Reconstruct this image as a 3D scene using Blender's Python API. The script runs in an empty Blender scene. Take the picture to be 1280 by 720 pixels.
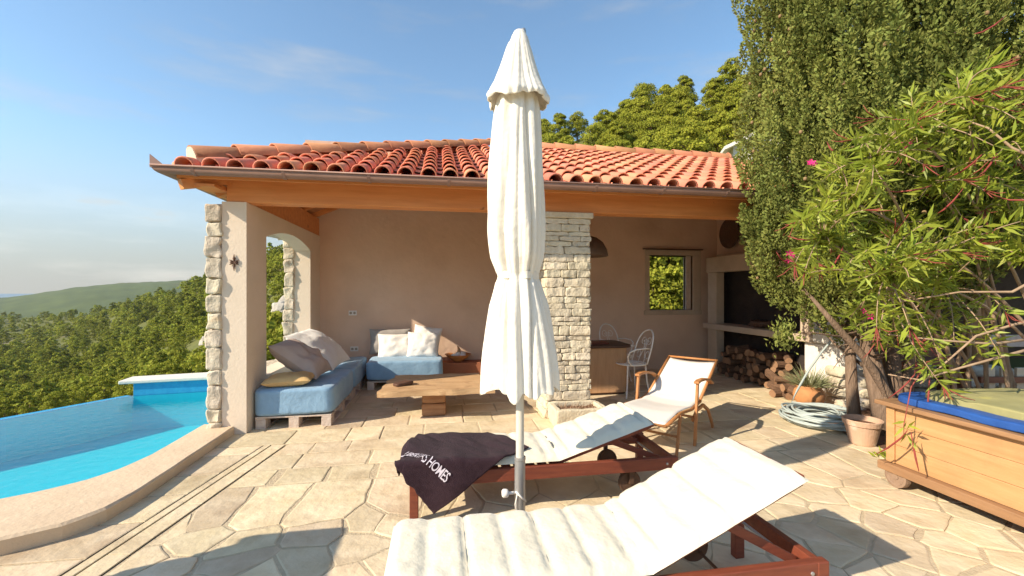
import bpy, bmesh, math, random
import numpy as np
from mathutils import Vector, Matrix, noise, Euler
R = math.radians
rng = np.random.default_rng(7)
random.seed(7)
S = bpy.context.scene
COL = S.collection

# ------------------------------------------------------------------ camera, sky, sun, exposure
YAW = R(9.46); CY, SY = math.cos(YAW), math.sin(YAW)
EYE = 1.45
cam = bpy.data.cameras.new('camera'); cam_o = bpy.data.objects.new('camera', cam); COL.objects.link(cam_o)
cam_o.location = (0, 0, EYE); cam_o.rotation_euler = (R(90), 0, -YAW)
cam.sensor_width = 36; cam.lens = 36 * 540 / 1280
cam.shift_y = 5 / 1280
cam.clip_start = 0.05; cam.clip_end = 120000
S.camera = cam_o
SUN_AZ, SUN_EL = R(20), R(31.5)          # the way the light travels, seen from above, and its height
w = bpy.data.worlds.new('World'); S.world = w; w.use_nodes = True
nt = w.node_tree; bg = nt.nodes['Background']
sky = nt.nodes.new('ShaderNodeTexSky'); sky.sky_type = 'NISHITA'; sky.sun_disc = False
sky.sun_elevation = SUN_EL; sky.sun_rotation = R(250); sky.altitude = 200; sky.air_density = 1.0; sky.dust_density = 0.25; sky.ozone_density = 1.6
tc = nt.nodes.new('ShaderNodeTexCoord'); mp = nt.nodes.new('ShaderNodeMapping'); mp.inputs['Scale'].default_value = (1.2, 1.2, 7.0)
n1 = nt.nodes.new('ShaderNodeTexNoise'); n1.inputs['Scale'].default_value = 2.3; n1.inputs['Detail'].default_value = 7; n1.inputs['Roughness'].default_value = .62
nt.links.new(tc.outputs['Generated'], mp.inputs[0]); nt.links.new(mp.outputs[0], n1.inputs['Vector'])
rp = nt.nodes.new('ShaderNodeValToRGB'); rp.color_ramp.elements[0].position = .50; rp.color_ramp.elements[1].position = .74
nt.links.new(n1.outputs['Fac'], rp.inputs[0])
sx = nt.nodes.new('ShaderNodeSeparateXYZ'); nt.links.new(tc.outputs['Generated'], sx.inputs[0])
mr = nt.nodes.new('ShaderNodeMapRange'); mr.inputs['From Min'].default_value = .10; mr.inputs['From Max'].default_value = .30
mr.inputs['To Min'].default_value = 1.25; mr.inputs['To Max'].default_value = .38
nt.links.new(sx.outputs['Z'], mr.inputs['Value'])
mu = nt.nodes.new('ShaderNodeMath'); mu.operation = 'MULTIPLY'; nt.links.new(rp.outputs['Color'], mu.inputs[0]); nt.links.new(mr.outputs[0], mu.inputs[1])
hb_ = nt.nodes.new('ShaderNodeMapRange'); hb_.interpolation_type = 'SMOOTHSTEP'; hb_.inputs['From Min'].default_value = .0; hb_.inputs['From Max'].default_value = .30; hb_.inputs['To Min'].default_value = .95; hb_.inputs['To Max'].default_value = 0
nt.links.new(sx.outputs['Z'], hb_.inputs['Value'])
mm_ = nt.nodes.new('ShaderNodeMath'); mm_.operation = 'MAXIMUM'; nt.links.new(mu.outputs[0], mm_.inputs[0]); nt.links.new(hb_.outputs[0], mm_.inputs[1]); mu = mm_
mx = nt.nodes.new('ShaderNodeMix'); mx.data_type = 'RGBA'; cm_ = nt.nodes.new('ShaderNodeMix'); cm_.data_type = 'RGBA'; cm_.inputs['A'].default_value = (2.15, 2.1, 1.9, 1); cm_.inputs['B'].default_value = (3.4, 3.2, 2.85, 1)
nt.links.new(rp.outputs['Color'], cm_.inputs['Factor']); nt.links.new(cm_.outputs['Result'], mx.inputs['B'])
nt.links.new(mu.outputs[0], mx.inputs['Factor']); tn_ = nt.nodes.new('ShaderNodeMix'); tn_.data_type = 'RGBA'; tn_.blend_type = 'MULTIPLY'; tn_.inputs['Factor'].default_value = 1; tn_.inputs['B'].default_value = (.80, .97, .98, 1); nt.links.new(sky.outputs[0], tn_.inputs['A']); nt.links.new(tn_.outputs['Result'], mx.inputs['A']); nt.links.new(mx.outputs['Result'], bg.inputs['Color'])
bg.inputs['Strength'].default_value = 0.11
sl = bpy.data.lights.new('sun', 'SUN'); sl.energy = 3.7; sl.angle = R(.55); sl.color = (1, .87, .68)
so = bpy.data.objects.new('sun', sl); COL.objects.link(so)
sd = Vector((math.cos(SUN_EL) * math.cos(SUN_AZ), math.cos(SUN_EL) * math.sin(SUN_AZ), -math.sin(SUN_EL)))
so.rotation_euler = sd.to_track_quat('-Z', 'Y').to_euler(); so.location = (-20, -8, 14)
S.view_settings.view_transform = 'Standard'; S.view_settings.look = 'None'; S.view_settings.exposure = 1.15; S.view_settings.gamma = 1
S.render.engine = 'CYCLES'
S.cycles.use_denoising = True; S.cycles.max_bounces = 10; S.cycles.diffuse_bounces = 6; S.cycles.transparent_max_bounces = 12
S.cycles.sample_clamp_indirect = 8

# ------------------------------------------------------------------ materials
def srgb(r, g, b):
    f = lambda v: (v / 12.92 if v <= .04045 else ((v + .055) / 1.055) ** 2.4)
    return (f(r / 255), f(g / 255), f(b / 255), 1)
def pm(name, c1, c2=None, scale=6, rough=.7, bump=0, bscale=40, tint=0, spec=.3, stretch=(1, 1, 1), trans=0, metal=0, sheen=0, coords='Object', c3=None, s3=1.5, w3=(.45, .65)):
    m = bpy.data.materials.new(name); m.use_nodes = True; t = m.node_tree; b = t.nodes['Principled BSDF']
    c2 = c2 or c1
    tcn = t.nodes.new('ShaderNodeTexCoord'); mpn = t.nodes.new('ShaderNodeMapping'); mpn.inputs['Scale'].default_value = stretch
    t.links.new(tcn.outputs[coords], mpn.inputs[0])
    nz = t.nodes.new('ShaderNodeTexNoise'); nz.inputs['Scale'].default_value = scale; nz.inputs['Detail'].default_value = 6; nz.inputs['Roughness'].default_value = .6
    t.links.new(mpn.outputs[0], nz.inputs['Vector'])
    cr = t.nodes.new('ShaderNodeMapRange'); cr.inputs['From Min'].default_value = .32; cr.inputs['From Max'].default_value = .68
    t.links.new(nz.outputs['Fac'], cr.inputs['Value'])
    mix = t.nodes.new('ShaderNodeMix'); mix.data_type = 'RGBA'
    mix.inputs['A'].default_value = (*c1[:3], 1); mix.inputs['B'].default_value = (*c2[:3], 1); t.links.new(cr.outputs[0], mix.inputs['Factor'])
    out = mix.outputs['Result']
    if c3:                                     # stains and patches with a shape of their own
        nq = t.nodes.new('ShaderNodeTexNoise'); nq.inputs['Scale'].default_value = s3; nq.inputs['Detail'].default_value = 5
        t.links.new(tcn.outputs[coords], nq.inputs['Vector'])
        c3r = t.nodes.new('ShaderNodeMapRange'); c3r.inputs['From Min'].default_value = w3[0]; c3r.inputs['From Max'].default_value = w3[1]; t.links.new(nq.outputs['Fac'], c3r.inputs['Value'])
        m3 = t.nodes.new('ShaderNodeMix'); m3.data_type = 'RGBA'; m3.inputs['B'].default_value = (*c3[:3], 1)
        t.links.new(out, m3.inputs['A']); t.links.new(c3r.outputs[0], m3.inputs['Factor']); out = m3.outputs['Result']
    if tint:
        at = t.nodes.new('ShaderNodeAttribute'); at.attribute_name = 'tint'
        h = t.nodes.new('ShaderNodeHueSaturation')
        v = t.nodes.new('ShaderNodeMapRange'); v.inputs['To Min'].default_value = 1 - tint; v.inputs['To Max'].default_value = 1 + tint
        t.links.new(at.outputs['Fac'], v.inputs['Value']); t.links.new(v.outputs[0], h.inputs['Value'])
        v2 = t.nodes.new('ShaderNodeMapRange'); v2.inputs['To Min'].default_value = .5 - tint * .045; v2.inputs['To Max'].default_value = .5 + tint * .045
        wv = t.nodes.new('ShaderNodeMath'); wv.operation = 'MULTIPLY'; wv.inputs[1].default_value = 7.31; fr = t.nodes.new('ShaderNodeMath'); fr.operation = 'FRACT'
        t.links.new(at.outputs['Fac'], wv.inputs[0]); t.links.new(wv.outputs[0], fr.inputs[0]); t.links.new(fr.outputs[0], v2.inputs['Value']); t.links.new(v2.outputs[0], h.inputs['Hue'])
        t.links.new(out, h.inputs['Color']); out = h.outputs['Color']
    t.links.new(out, b.inputs['Base Color'])
    b.inputs['Roughness'].default_value = rough; b.inputs['Specular IOR Level'].default_value = spec; b.inputs['Metallic'].default_value = metal
    if sheen: b.inputs['Sheen Weight'].default_value = sheen
    if bump:
        n2 = t.nodes.new('ShaderNodeTexNoise'); n2.inputs['Scale'].default_value = bscale; n2.inputs['Detail'].default_value = 5
        t.links.new(mpn.outputs[0], n2.inputs['Vector'])
        bp = t.nodes.new('ShaderNodeBump'); bp.inputs['Strength'].default_value = bump; bp.inputs['Distance'].default_value = .02
        t.links.new(n2.outputs['Fac'], bp.inputs['Height']); t.links.new(bp.outputs[0], b.inputs['Normal'])
    if trans:
        tl = t.nodes.new('ShaderNodeBsdfTranslucent'); t.links.new(out, tl.inputs['Color'])
        ms = t.nodes.new('ShaderNodeMixShader'); ms.inputs[0].default_value = trans
        t.links.new(b.outputs[0], ms.inputs[1]); t.links.new(tl.outputs[0], ms.inputs[2]); t.links.new(ms.outputs[0], t.nodes['Material Output'].inputs['Surface'])
    return m
M = {}
M['flag'] = pm('flagstone', (.60, .475, .30), (.72, .60, .42), 4.5, .78, .45, 16, tint=.18, c3=(.47, .355, .225), s3=2.3, w3=(.52, .72))
M['joint'] = pm('joint_mortar', (.56, .455, .31), (.46, .365, .24), 9, .9, .4, 60)
M['palestone'] = pm('pale_concrete', (.58, .51, .38), (.50, .44, .33), 5, .8, .2, 50)
M['coping'] = pm('coping_stone', (.70, .545, .38), (.63, .475, .32), 3, .75, .25, 30, c3=(.54, .39, .26), s3=1.6, w3=(.52, .8))
M['plaster'] = pm('plaster', (.74, .53, .39), (.69, .49, .36), 2.2, .9, .35, 11, c3=(.63, .435, .31), s3=1.4, w3=(.48, .74))
M['plaster_pale'] = pm('pale_plaster', (.70, .58, .45), (.75, .62, .49), 3, .9, .15, 50)
M['stone'] = pm('wall_stone', (.62, .54, .42), (.50, .42, .31), 9, .9, .6, 35, tint=.22, c3=(.60, .38, .22), s3=4, w3=(.6, .8))
M['ledge'] = pm('ledge_stone', (.66, .58, .44), (.55, .47, .34), 7, .88, .5, 40, tint=.16)
M['tile'] = pm('roof_tile', (.75, .285, .175), (.66, .23, .135), 4, .75, .2, 40, tint=.2, c3=(.52, .25, .15), s3=3, w3=(.5, .8))
M['tile_brown'] = pm('ridge_tile', (.50, .23, .12), (.40, .17, .09), 5, .8, .2, 40, tint=.25)
M['mortar'] = pm('white_mortar', (.75, .66, .52), (.66, .57, .44), 20, .9, .4, 40)
M['beam'] = pm('stained_beam', (.72, .30, .10), (.58, .215, .066), 3, .5, .1, 30, stretch=(.5, 6, 6), c3=(.25, .08, .02), s3=9, w3=(.69, .76))
M['planks'] = pm('ceiling_planks', (.50, .23, .10), (.40, .165, .07), 3, .6, .1, 30, stretch=(6, .5, 6))
M['gutter'] = pm('copper_gutter', (.32, .185, .145), (.25, .145, .115), 4, .5, .05, 20, spec=.4, metal=.1)
M['lounger'] = pm('red_brown_wood', (.23, .060, .030), (.155, .038, .022), 5, .5, .1, 40, stretch=(1, 8, 8), spec=.4)
M['cushion'] = pm('cream_cushion', (.76, .70, .56), (.68, .62, .48), 5, .95, .3, 24, sheen=.2)
M['towel'] = pm('dark_towel', (.034, .018, .024), (.048, .027, .034), 30, 1, .6, 220, sheen=.06, spec=.05)
M['print'] = pm('towel_print', (.62, .56, .62), None, rough=.9)
M['canvas'] = pm('umbrella_canvas', (.88, .83, .735), (.83, .77, .66), 3, .9, .3, 26, trans=.10, sheen=.1)
M['steel'] = pm('grey_steel', (.50, .49, .48), (.42, .42, .42), 8, .42, 0, metal=.75)
M['pole'] = pm('cream_pole', (.62, .57, .48), (.56, .51, .43), 8, .5, 0)
M['knob'] = pm('white_plastic', (.75, .70, .64), None, rough=.45)
M['concrete'] = pm('concrete', (.42, .36, .28), (.34, .29, .22), 14, .9, .4, 50)
M['blue'] = pm('blue_cover', (.25, .40, .55), (.20, .33, .47), 5, .95, .5, 14, sheen=.2)
M['whitepaint'] = pm('whitewashed_wood', (.66, .55, .46), (.54, .42, .34), 12, .8, .3, 40)
M['pillow_white'] = pm('white_cotton', (.80, .77, .72), (.74, .70, .65), 4, .95, .3, 14, sheen=.2)
M['pillow_grey'] = pm('mauve_linen', (.50, .40, .34), (.44, .35, .30), 6, .95, .3, 14)
M['pillow_yellow'] = pm('straw_cushion', (.62, .42, .19), (.54, .36, .16), 8, .95, .4, 20)
M['cushion_grey'] = pm('grey_cushion', (.36, .33, .30), (.31, .28, .26), 6, .95, .3, 14)
M['slab'] = pm('driftwood_slab', (.60, .40, .22), (.42, .25, .125), 4, .75, .35, 18, stretch=(.6, 7, 5), c3=(.30, .17, .085), s3=5, w3=(.58, .72))
M['block'] = pm('old_timber_block', (.40, .22, .11), (.28, .14, .07), 5, .8, .4, 20, stretch=(1, 3, 8))
M['leather'] = pm('brown_leather', (.11, .055, .035), (.08, .04, .027), 14, .5, .2, 40)
M['terra'] = pm('terracotta', (.44, .17, .085), (.36, .13, .065), 5, .8, .2, 30)
M['pot'] = pm('pale_clay', (.55, .36, .25), (.48, .31, .21), 7, .85, .2, 30, c3=(.62, .52, .42), s3=7, w3=(.55, .7))
M['clay'] = pm('orange_clay', (.52, .25, .10), (.42, .19, .08), 7, .8, .25, 30)
M['iron_white'] = pm('white_iron', (.86, .80, .73), (.80, .73, .66), 20, .5)
M['iron'] = pm('rusty_iron', (.09, .05, .035), (.14, .07, .04), 20, .7, .3, 40)
M['barwood'] = pm('bar_wood', (.56, .33, .18), (.46, .26, .135), 4, .6, .2, 25, stretch=(6, 6, .7))
M['darkwood'] = pm('dark_wood', (.10, .055, .035), (.07, .038, .025), 5, .5, .15, 30)
M['teak'] = pm('teak', (.48, .21, .075), (.36, .15, .05), 5, .5, .1, 30, stretch=(1, 6, 6))
M['lampmetal'] = pm('lamp_metal', (.20, .13, .09), (.15, .10, .07), 8, .6, .1, 20, metal=.2)
M['basket'] = pm('basket', (.16, .09, .055), (.11, .06, .04), 30, .85, .6, 90)
M['hearth'] = pm('hearth_stone', (.56, .44, .33), (.48, .37, .27), 5, .85, .25, 40)
M['soot'] = pm('sooty_brick', (.055, .040, .034), (.03, .024, .022), 4, .95, .4, 30)
M['log'] = pm('bark', (.22, .125, .075), (.12, .068, .042), 9, .95, .7, 30, stretch=(1, 6, 6))
M['logcut'] = pm('cut_wood', (.33, .19, .105), (.25, .14, .08), 12, .9, .3, 40)
M['trunk'] = pm('grey_bark', (.27, .185, .13), (.17, .115, .08), 6, .95, .8, 18, stretch=(5, 5, .8))
M['twig'] = pm('pale_twig', (.40, .28, .18), (.30, .20, .13), 12, .85, .2, 30)
M['redtwig'] = pm('red_twig', (.30, .055, .045), (.22, .06, .04), 12, .7)
M['cypress'] = pm('cypress_leaf', (.165, .195, .048), (.25, .27, .066), 1.2, .75, tint=.40, trans=.2, spec=.15)
M['cone'] = pm('cypress_cone', (.30, .20, .10), (.22, .14, .07), 20, .8)
M['oleander'] = pm('oleander_leaf', (.37, .41, .05), (.28, .35, .045), 2.5, .45, tint=.28, trans=.42, spec=.4)
M['pod'] = pm('seed_pod', (.30, .045, .045), (.22, .05, .035), 12, .6)
M['petal'] = pm('pink_petal', (.72, .035, .22), (.62, .03, .18), 12, .7, trans=.2)
M['pine'] = pm('pine_leaf', (.34, .345, .040), (.26, .28, .034), .35, .8, tint=.34, trans=.28, spec=.12)
M['scrub'] = pm('scrub_leaf', (.31, .32, .042), (.23, .255, .036), .02, .85, tint=.46, trans=.28, spec=.1)
M['agave'] = pm('grey_green_leaf', (.26, .26, .13), (.20, .22, .11), 12, .7, trans=.15)
M['earth'] = pm('hill_earth', (.135, .135, .035), (.10, .11, .025), .12, .95, .4, 2, c3=(.24, .20, .12), s3=.06, w3=(.60, .72))
M['farwood'] = pm('far_wood', (.095, .125, .03), (.06, .085, .022), .03, .95, .5, .12, c3=(.14, .13, .05), s3=.006, w3=(.55, .7))
M['soil'] = pm('red_soil', (.20, .10, .055), (.14, .075, .045), 9, .95, .7, 40)
M['rock'] = pm('limestone_rock', (.52, .48, .42), (.38, .34, .29), 1.5, .9, .6, 4)
M['cartwood'] = pm('varnished_boards', (.55, .315, .145), (.45, .24, .10), 3, .6, .2, 30, stretch=(9, .6, 9), c3=(.36, .195, .09), s3=2.6, w3=(.5, .75), spec=.4)
M['carttrim'] = pm('cart_trim', (.34, .19, .095), (.26, .14, .07), 4, .7, .2, 30, stretch=(6, .6, 6))
M['wheel'] = pm('old_wheel', (.30, .20, .135), (.22, .145, .10), 10, .85, .4, 30)
M['tarp'] = pm('blue_tarp', (.025, .10, .36), (.018, .07, .27), 7, .55, .7, 9, spec=.35, c3=(.09, .16, .34), s3=4, w3=(.6, .75))
M['olive'] = pm('olive_cover', (.36, .33, .15), (.29, .27, .12), 5, .8, .25, 14, c3=(.55, .50, .14), s3=3, w3=(.58, .66))
M['hose'] = pm('grey_hose', (.42, .47, .45), (.34, .39, .38), 10, .5)
M['brownboard'] = pm('brown_board', (.26, .11, .06), (.19, .08, .045), 5, .7, .2, 30, stretch=(.7, 6, 6))
M['post'] = pm('tan_post', (.50, .29, .135), (.40, .22, .10), 4, .7, .2, 30, stretch=(6, 6, .6))
M['picket'] = pm('pale_picket', (.66, .55, .40), (.56, .45, .32), 6, .8, .2, 30)
M['whitewall'] = pm('white_render', (.76, .71, .64), (.70, .65, .58), 3, .85, .2, 30)
M['poolblue'] = pm('pool_mosaic', (.035, .56, .66), (.03, .50, .61), 14, .5)
M['poolside'] = pm('pool_band', (.03, .36, .62), (.02, .28, .55), 20, .5)
M['socket'] = pm('socket_white', (.78, .73, .68), None, rough=.4)
M['fabric_white'] = pm('white_sling', (.80, .75, .69), (.76, .71, .65), 4, .9, .1, 60, trans=.12)
M['dark'] = pm('dark_gap', (.022, .018, .014), None, rough=.95)
def water_mat():
    m = bpy.data.materials.new('pool_water'); m.use_nodes = True; t = m.node_tree; t.nodes.remove(t.nodes['Principled BSDF'])
    tr = t.nodes.new('ShaderNodeBsdfTransparent'); tr.inputs[0].default_value = (.66, .95, .97, 1)
    gl = t.nodes.new('ShaderNodeBsdfGlossy'); gl.inputs['Roughness'].default_value = .04
    ge = t.nodes.new('ShaderNodeNewGeometry'); dt = t.nodes.new('ShaderNodeVectorMath'); dt.operation = 'DOT_PRODUCT'; t.links.new(ge.outputs['Incoming'], dt.inputs[1])
    def mth(op, a, b=None):
        n = t.nodes.new('ShaderNodeMath'); n.operation = op; n.use_clamp = op != 'ABSOLUTE'
        for k, v in enumerate((a, b)):
            if v is None: continue
            if isinstance(v, (int, float)): n.inputs[k].default_value = v
            else: t.links.new(v, n.inputs[k])
        return n.outputs[0]
    fres = mth('ADD', .02, mth('MULTIPLY', .85, mth('POWER', mth('SUBTRACT', 1.0, mth('ABSOLUTE', dt.outputs['Value'])), 5.0)))   # Schlick, the same from above and below
    ms = t.nodes.new('ShaderNodeMixShader')
    tcn = t.nodes.new('ShaderNodeTexCoord')
    nz = t.nodes.new('ShaderNodeTexNoise'); nz.inputs['Scale'].default_value = 11; nz.inputs['Detail'].default_value = 4; t.links.new(tcn.outputs['Object'], nz.inputs['Vector'])
    bp = t.nodes.new('ShaderNodeBump'); bp.inputs['Strength'].default_value = .12; bp.inputs['Distance'].default_value = .05
    t.links.new(nz.outputs['Fac'], bp.inputs['Height'])
    t.links.new(bp.outputs[0], gl.inputs['Normal']); t.links.new(bp.outputs[0], dt.inputs[0])
    t.links.new(fres, ms.inputs[0]); t.links.new(tr.outputs[0], ms.inputs[1]); t.links.new(gl.outputs[0], ms.inputs[2]); t.links.new(ms.outputs[0], t.nodes['Material Output'].inputs['Surface'])
    return m
M['water'] = water_mat()
M['sea'] = pm('sea_water', (.10, .16, .20), (.12, .18, .22), .001, .35, .1, .01, spec=.5)

# ------------------------------------------------------------------ mesh helpers
class MB:
    def __init__(s): s.v = []; s.f = []; s.t = []; s.m = []
    def add(s, vs, fs, tint=.5, mi=0):
        o = len(s.v); s.v += [tuple(p) for p in vs]; s.f += [[i + o for i in f] for f in fs]; s.t += [tint] * len(fs); s.m += [mi] * len(fs); return s
    def box(s, x0, x1, y0, y1, z0, z1, mat=None, tint=.5, mi=0):
        vs = [Vector((x, y, z)) for z in (z0, z1) for y in (y0, y1) for x in (x0, x1)]
        if mat: vs = [mat @ p for p in vs]
        return s.add(vs, [(0, 2, 3, 1), (4, 5, 7, 6), (0, 1, 5, 4), (2, 6, 7, 3), (0, 4, 6, 2), (1, 3, 7, 5)], tint, mi)
    def bar(s, a, b, w, h, up=(0, 0, 1), tint=.5, mi=0):
        a = Vector(a); b = Vector(b); d = (b - a); L = d.length; d.normalize(); u = Vector(up)
        x = d.cross(u)
        if x.length < 1e-4: x = d.cross(Vector((0, 1, 0)))
        x.normalize(); u = x.cross(d)
        m = Matrix((( d.x, x.x, u.x, a.x), (d.y, x.y, u.y, a.y), (d.z, x.z, u.z, a.z), (0, 0, 0, 1)))
        return s.box(0, L, -w / 2, w / 2, -h / 2, h / 2, m, tint, mi)
    def tube(s, pts, rad, n=8, cap=True, closed=False, tint=.5, mi=0):
        P = [Vector(p) for p in pts]; k = len(P)
        rs = list(rad) if hasattr(rad, '__len__') else [rad] * k
        vs = []; fs = []; prev = None
        for i in range(k):
            d = (P[(i + 1) % k] - P[i - 1]) if closed else (P[min(i + 1, k - 1)] - P[max(i - 1, 0)])
            d.normalize()
            if prev is None:
                x = d.cross(Vector((0, 0, 1)))
                if x.length < 1e-3: x = d.cross(Vector((1, 0, 0)))
            else: x = prev - d * prev.dot(d)
            x.normalize(); prev = x; y = d.cross(x)
            for j in range(n):
                a = 2 * math.pi * j / n; vs.append(P[i] + (x * math.cos(a) + y * math.sin(a)) * rs[i])
        for i in range(k if closed else k - 1):
            i2 = (i + 1) % k
            for j in range(n):
                j2 = (j + 1) % n; fs.append((i * n + j, i * n + j2, i2 * n + j2, i2 * n + j))
        if cap and not closed: fs.append(tuple(range(n))[::-1]); fs.append(tuple((k - 1) * n + j for j in range(n)))
        return s.add(vs, fs, tint, mi)
    def lathe(s, prof, n=32, c=(0, 0, 0), tint=.5, mi=0, fold=None):
        vs = []; fs = []; k = len(prof)
        for i, (r, z) in enumerate(prof):
            for j in range(n):
                a = 2 * math.pi * j / n; rr = r * (fold(a, i) if fold else 1); vs.append((c[0] + rr * math.cos(a), c[1] + rr * math.sin(a), c[2] + z))
        for i in range(k - 1):
            for j in range(n):
                j2 = (j + 1) % n; fs.append((i * n + j, i * n + j2, (i + 1) * n + j2, (i + 1) * n + j))
        return s.add(vs, fs, tint, mi)
    def prism(s, poly, z0, z1, tint=.5, mi=0):
        n = len(poly); vs = [(x, y, z0) for x, y in poly] + [(x, y, z1) for x, y in poly]
        fs = [tuple(range(n))[::-1], tuple(range(n, 2 * n))] + [(i, (i + 1) % n, n + (i + 1) % n, n + i) for i in range(n)]
        return s.add(vs, fs, tint, mi)
    def stone(s, c, h, n=4, amp=.012, freq=6, p=5, tint=.5, mi=0):
        idx = {}; vs = []; fs = []; seed = Vector((random.random() * 50, random.random() * 50, random.random() * 50))
        def gv(q):
            k = tuple(round(v, 4) for v in q)
            if k not in idx:
                L = (abs(q[0]) ** p + abs(q[1]) ** p + abs(q[2]) ** p) ** (1 / p)
                v = Vector((q[0] / L * h[0], q[1] / L * h[1], q[2] / L * h[2])) + Vector(c)
                v += noise.noise_vector(v * freq + seed) * amp
                idx[k] = len(vs); vs.append(v)
            return idx[k]
        for ax in range(3):
            for sg in (-1, 1):
                for i in range(n):
                    for j in range(n):
                        qs = []
                        for (a, b) in ((i, j), (i + 1, j), (i + 1, j + 1), (i, j + 1)):
                            q = [0, 0, 0]; q[ax] = sg; q[(ax + 1) % 3] = -1 + 2 * a / n; q[(ax + 2) % 3] = -1 + 2 * b / n; qs.append(gv(q))
                        fs.append(tuple(qs) if sg > 0 else tuple(qs[::-1]))
        return s.add(vs, fs, tint, mi)
    def grid(s, fn, nu, nv, tint=.5, mi=0, closed_u=False):
        vs = []; fs = []; cu = nu if closed_u else nu + 1
        for i in range(cu):
            for j in range(nv + 1): vs.append(fn(i / nu, j / nv))
        for i in range(nu):
            for j in range(nv):
                a = i % cu; b = (i + 1) % cu; q = nv + 1; fs.append((a * q + j, b * q + j, b * q + j + 1, a * q + j + 1))
        return s.add(vs, fs, tint, mi)
    def xform(s, m, start=0):
        for i in range(start, len(s.v)): s.v[i] = tuple(m @ Vector(s.v[i]))
        return s
    def mesh(s, name, mats, smooth=False):
        me = bpy.data.meshes.new(name); me.from_pydata(s.v, [], s.f)
        a = me.attributes.new('tint', 'FLOAT', 'FACE'); a.data.foreach_set('value', np.array(s.t, dtype=np.float32))
        for mm in (mats if isinstance(mats, (list, tuple)) else [mats]): me.materials.append(mm)
        me.polygons.foreach_set('material_index', np.array(s.m, dtype=np.int32))
        if smooth: me.polygons.foreach_set('use_smooth', np.ones(len(me.polygons), dtype=bool))
        me.update(); return me
    def build(s, name, mats, parent=None, smooth=False, bev=0, solid=0, sub=0, fix=False):
        me = s.mesh(name, mats, smooth)
        if fix:
            bm = bmesh.new(); bm.from_mesh(me); bmesh.ops.recalc_face_normals(bm, faces=bm.faces); bm.to_mesh(me); bm.free()
        o = link(name, me, parent)
        if solid:
            md = o.modifiers.new('solid', 'SOLIDIFY'); md.thickness = solid; md.offset = 0
        if bev:
            md = o.modifiers.new('bevel', 'BEVEL'); md.width = bev; md.segments = 2; md.limit_method = 'ANGLE'; md.angle_limit = R(35)
        if sub:
            md = o.modifiers.new('sub', 'SUBSURF'); md.levels = sub; md.render_levels = sub
        return o
def link(name, data, parent=None):
    o = bpy.data.objects.new(name, data); COL.objects.link(o)
    if parent is not None: o.parent = parent
    return o
def tag(o, label=None, cat=None, group=None, kind=None):
    if label: o['label'] = label
    if cat: o['category'] = cat
    if group: o['group'] = group
    if kind: o['kind'] = kind
    return o
def thing(name, label, cat, loc=(0, 0, 0), rz=0, group=None):
    o = link(name, None); o.location = loc; o.rotation_euler = (0, 0, rz); return tag(o, label, cat, group)
def dup(root, loc=None, rz=None, label=None):
    r = root.copy(); COL.objects.link(r)
    if loc is not None: r.location = loc
    if rz is not None: r.rotation_euler = (0, 0, rz)
    if label: r['label'] = label
    for ch in list(root.children):
        c = ch.copy(); COL.objects.link(c); c.parent = r
        for g in list(ch.children):
            d = g.copy(); COL.objects.link(d); d.parent = c
    return r
def np_mesh(name, V, F, mat, tint=None, smooth=False):
    me = bpy.data.meshes.new(name); n = len(F); k = F.shape[1]
    me.vertices.add(len(V)); me.vertices.foreach_set('co', np.ascontiguousarray(V, dtype=np.float32).ravel())
    me.loops.add(n * k); me.loops.foreach_set('vertex_index', np.ascontiguousarray(F, dtype=np.int32).ravel())
    me.polygons.add(n); me.polygons.foreach_set('loop_start', np.arange(0, n * k, k, dtype=np.int32))
    me.update(calc_edges=True)
    a = me.attributes.new('tint', 'FLOAT', 'FACE'); a.data.foreach_set('value', (np.full(n, .5) if tint is None else tint).astype(np.float32))
    me.materials.append(mat)
    if smooth: me.polygons.foreach_set('use_smooth', np.ones(n, dtype=bool))
    me.update(); return me
def unit(v): return v / np.maximum(np.linalg.norm(v, axis=-1, keepdims=True), 1e-9)
def leaves(P, D, L, W, lift=.0, seed=0):
    """one folded pointed leaf (two quads' worth: a diamond of 4 verts) per point; D is the leaf's direction"""
    g = np.random.default_rng(seed); n = len(P); D = unit(D)
    r = unit(g.normal(size=(n, 3))); s = unit(np.cross(D, r)); u = np.cross(s, D)
    L = np.broadcast_to(np.asarray(L, float), (n,))[:, None]; W = np.broadcast_to(np.asarray(W, float), (n,))[:, None]
    mid = P + D * L * .45 + u * L * .06
    V = np.stack([P, mid + s * W * .5, P + D * L, mid - s * W * .5], 1).reshape(-1, 3)
    F = np.arange(n * 4).reshape(n, 4)
    return V, F
def sprig_quads(P, N, size, seed=0):
    """flat leaf clumps facing roughly N"""
    g = np.random.default_rng(seed); n = len(P)
    N = unit(N + .75 * g.normal(size=(n, 3))); r = unit(g.normal(size=(n, 3))); a = unit(np.cross(N, r)); b = np.cross(N, a)
    sz = size * g.uniform(.6, 1.4, size=(n, 1)); k = g.uniform(.5, 1, size=(n, 1))
    V = np.stack([P - a * sz * .5, P - b * sz * .5 * k + N * sz * .1, P + a * sz * .5, P + b * sz * .5 * k + N * sz * .1], 1).reshape(-1, 3)
    return V, np.arange(n * 4).reshape(n, 4)
def c2b(X, D): return (CY * X + SY * D, -SY * X + CY * D)      # right/ahead of the viewer's heading -> world

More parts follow.
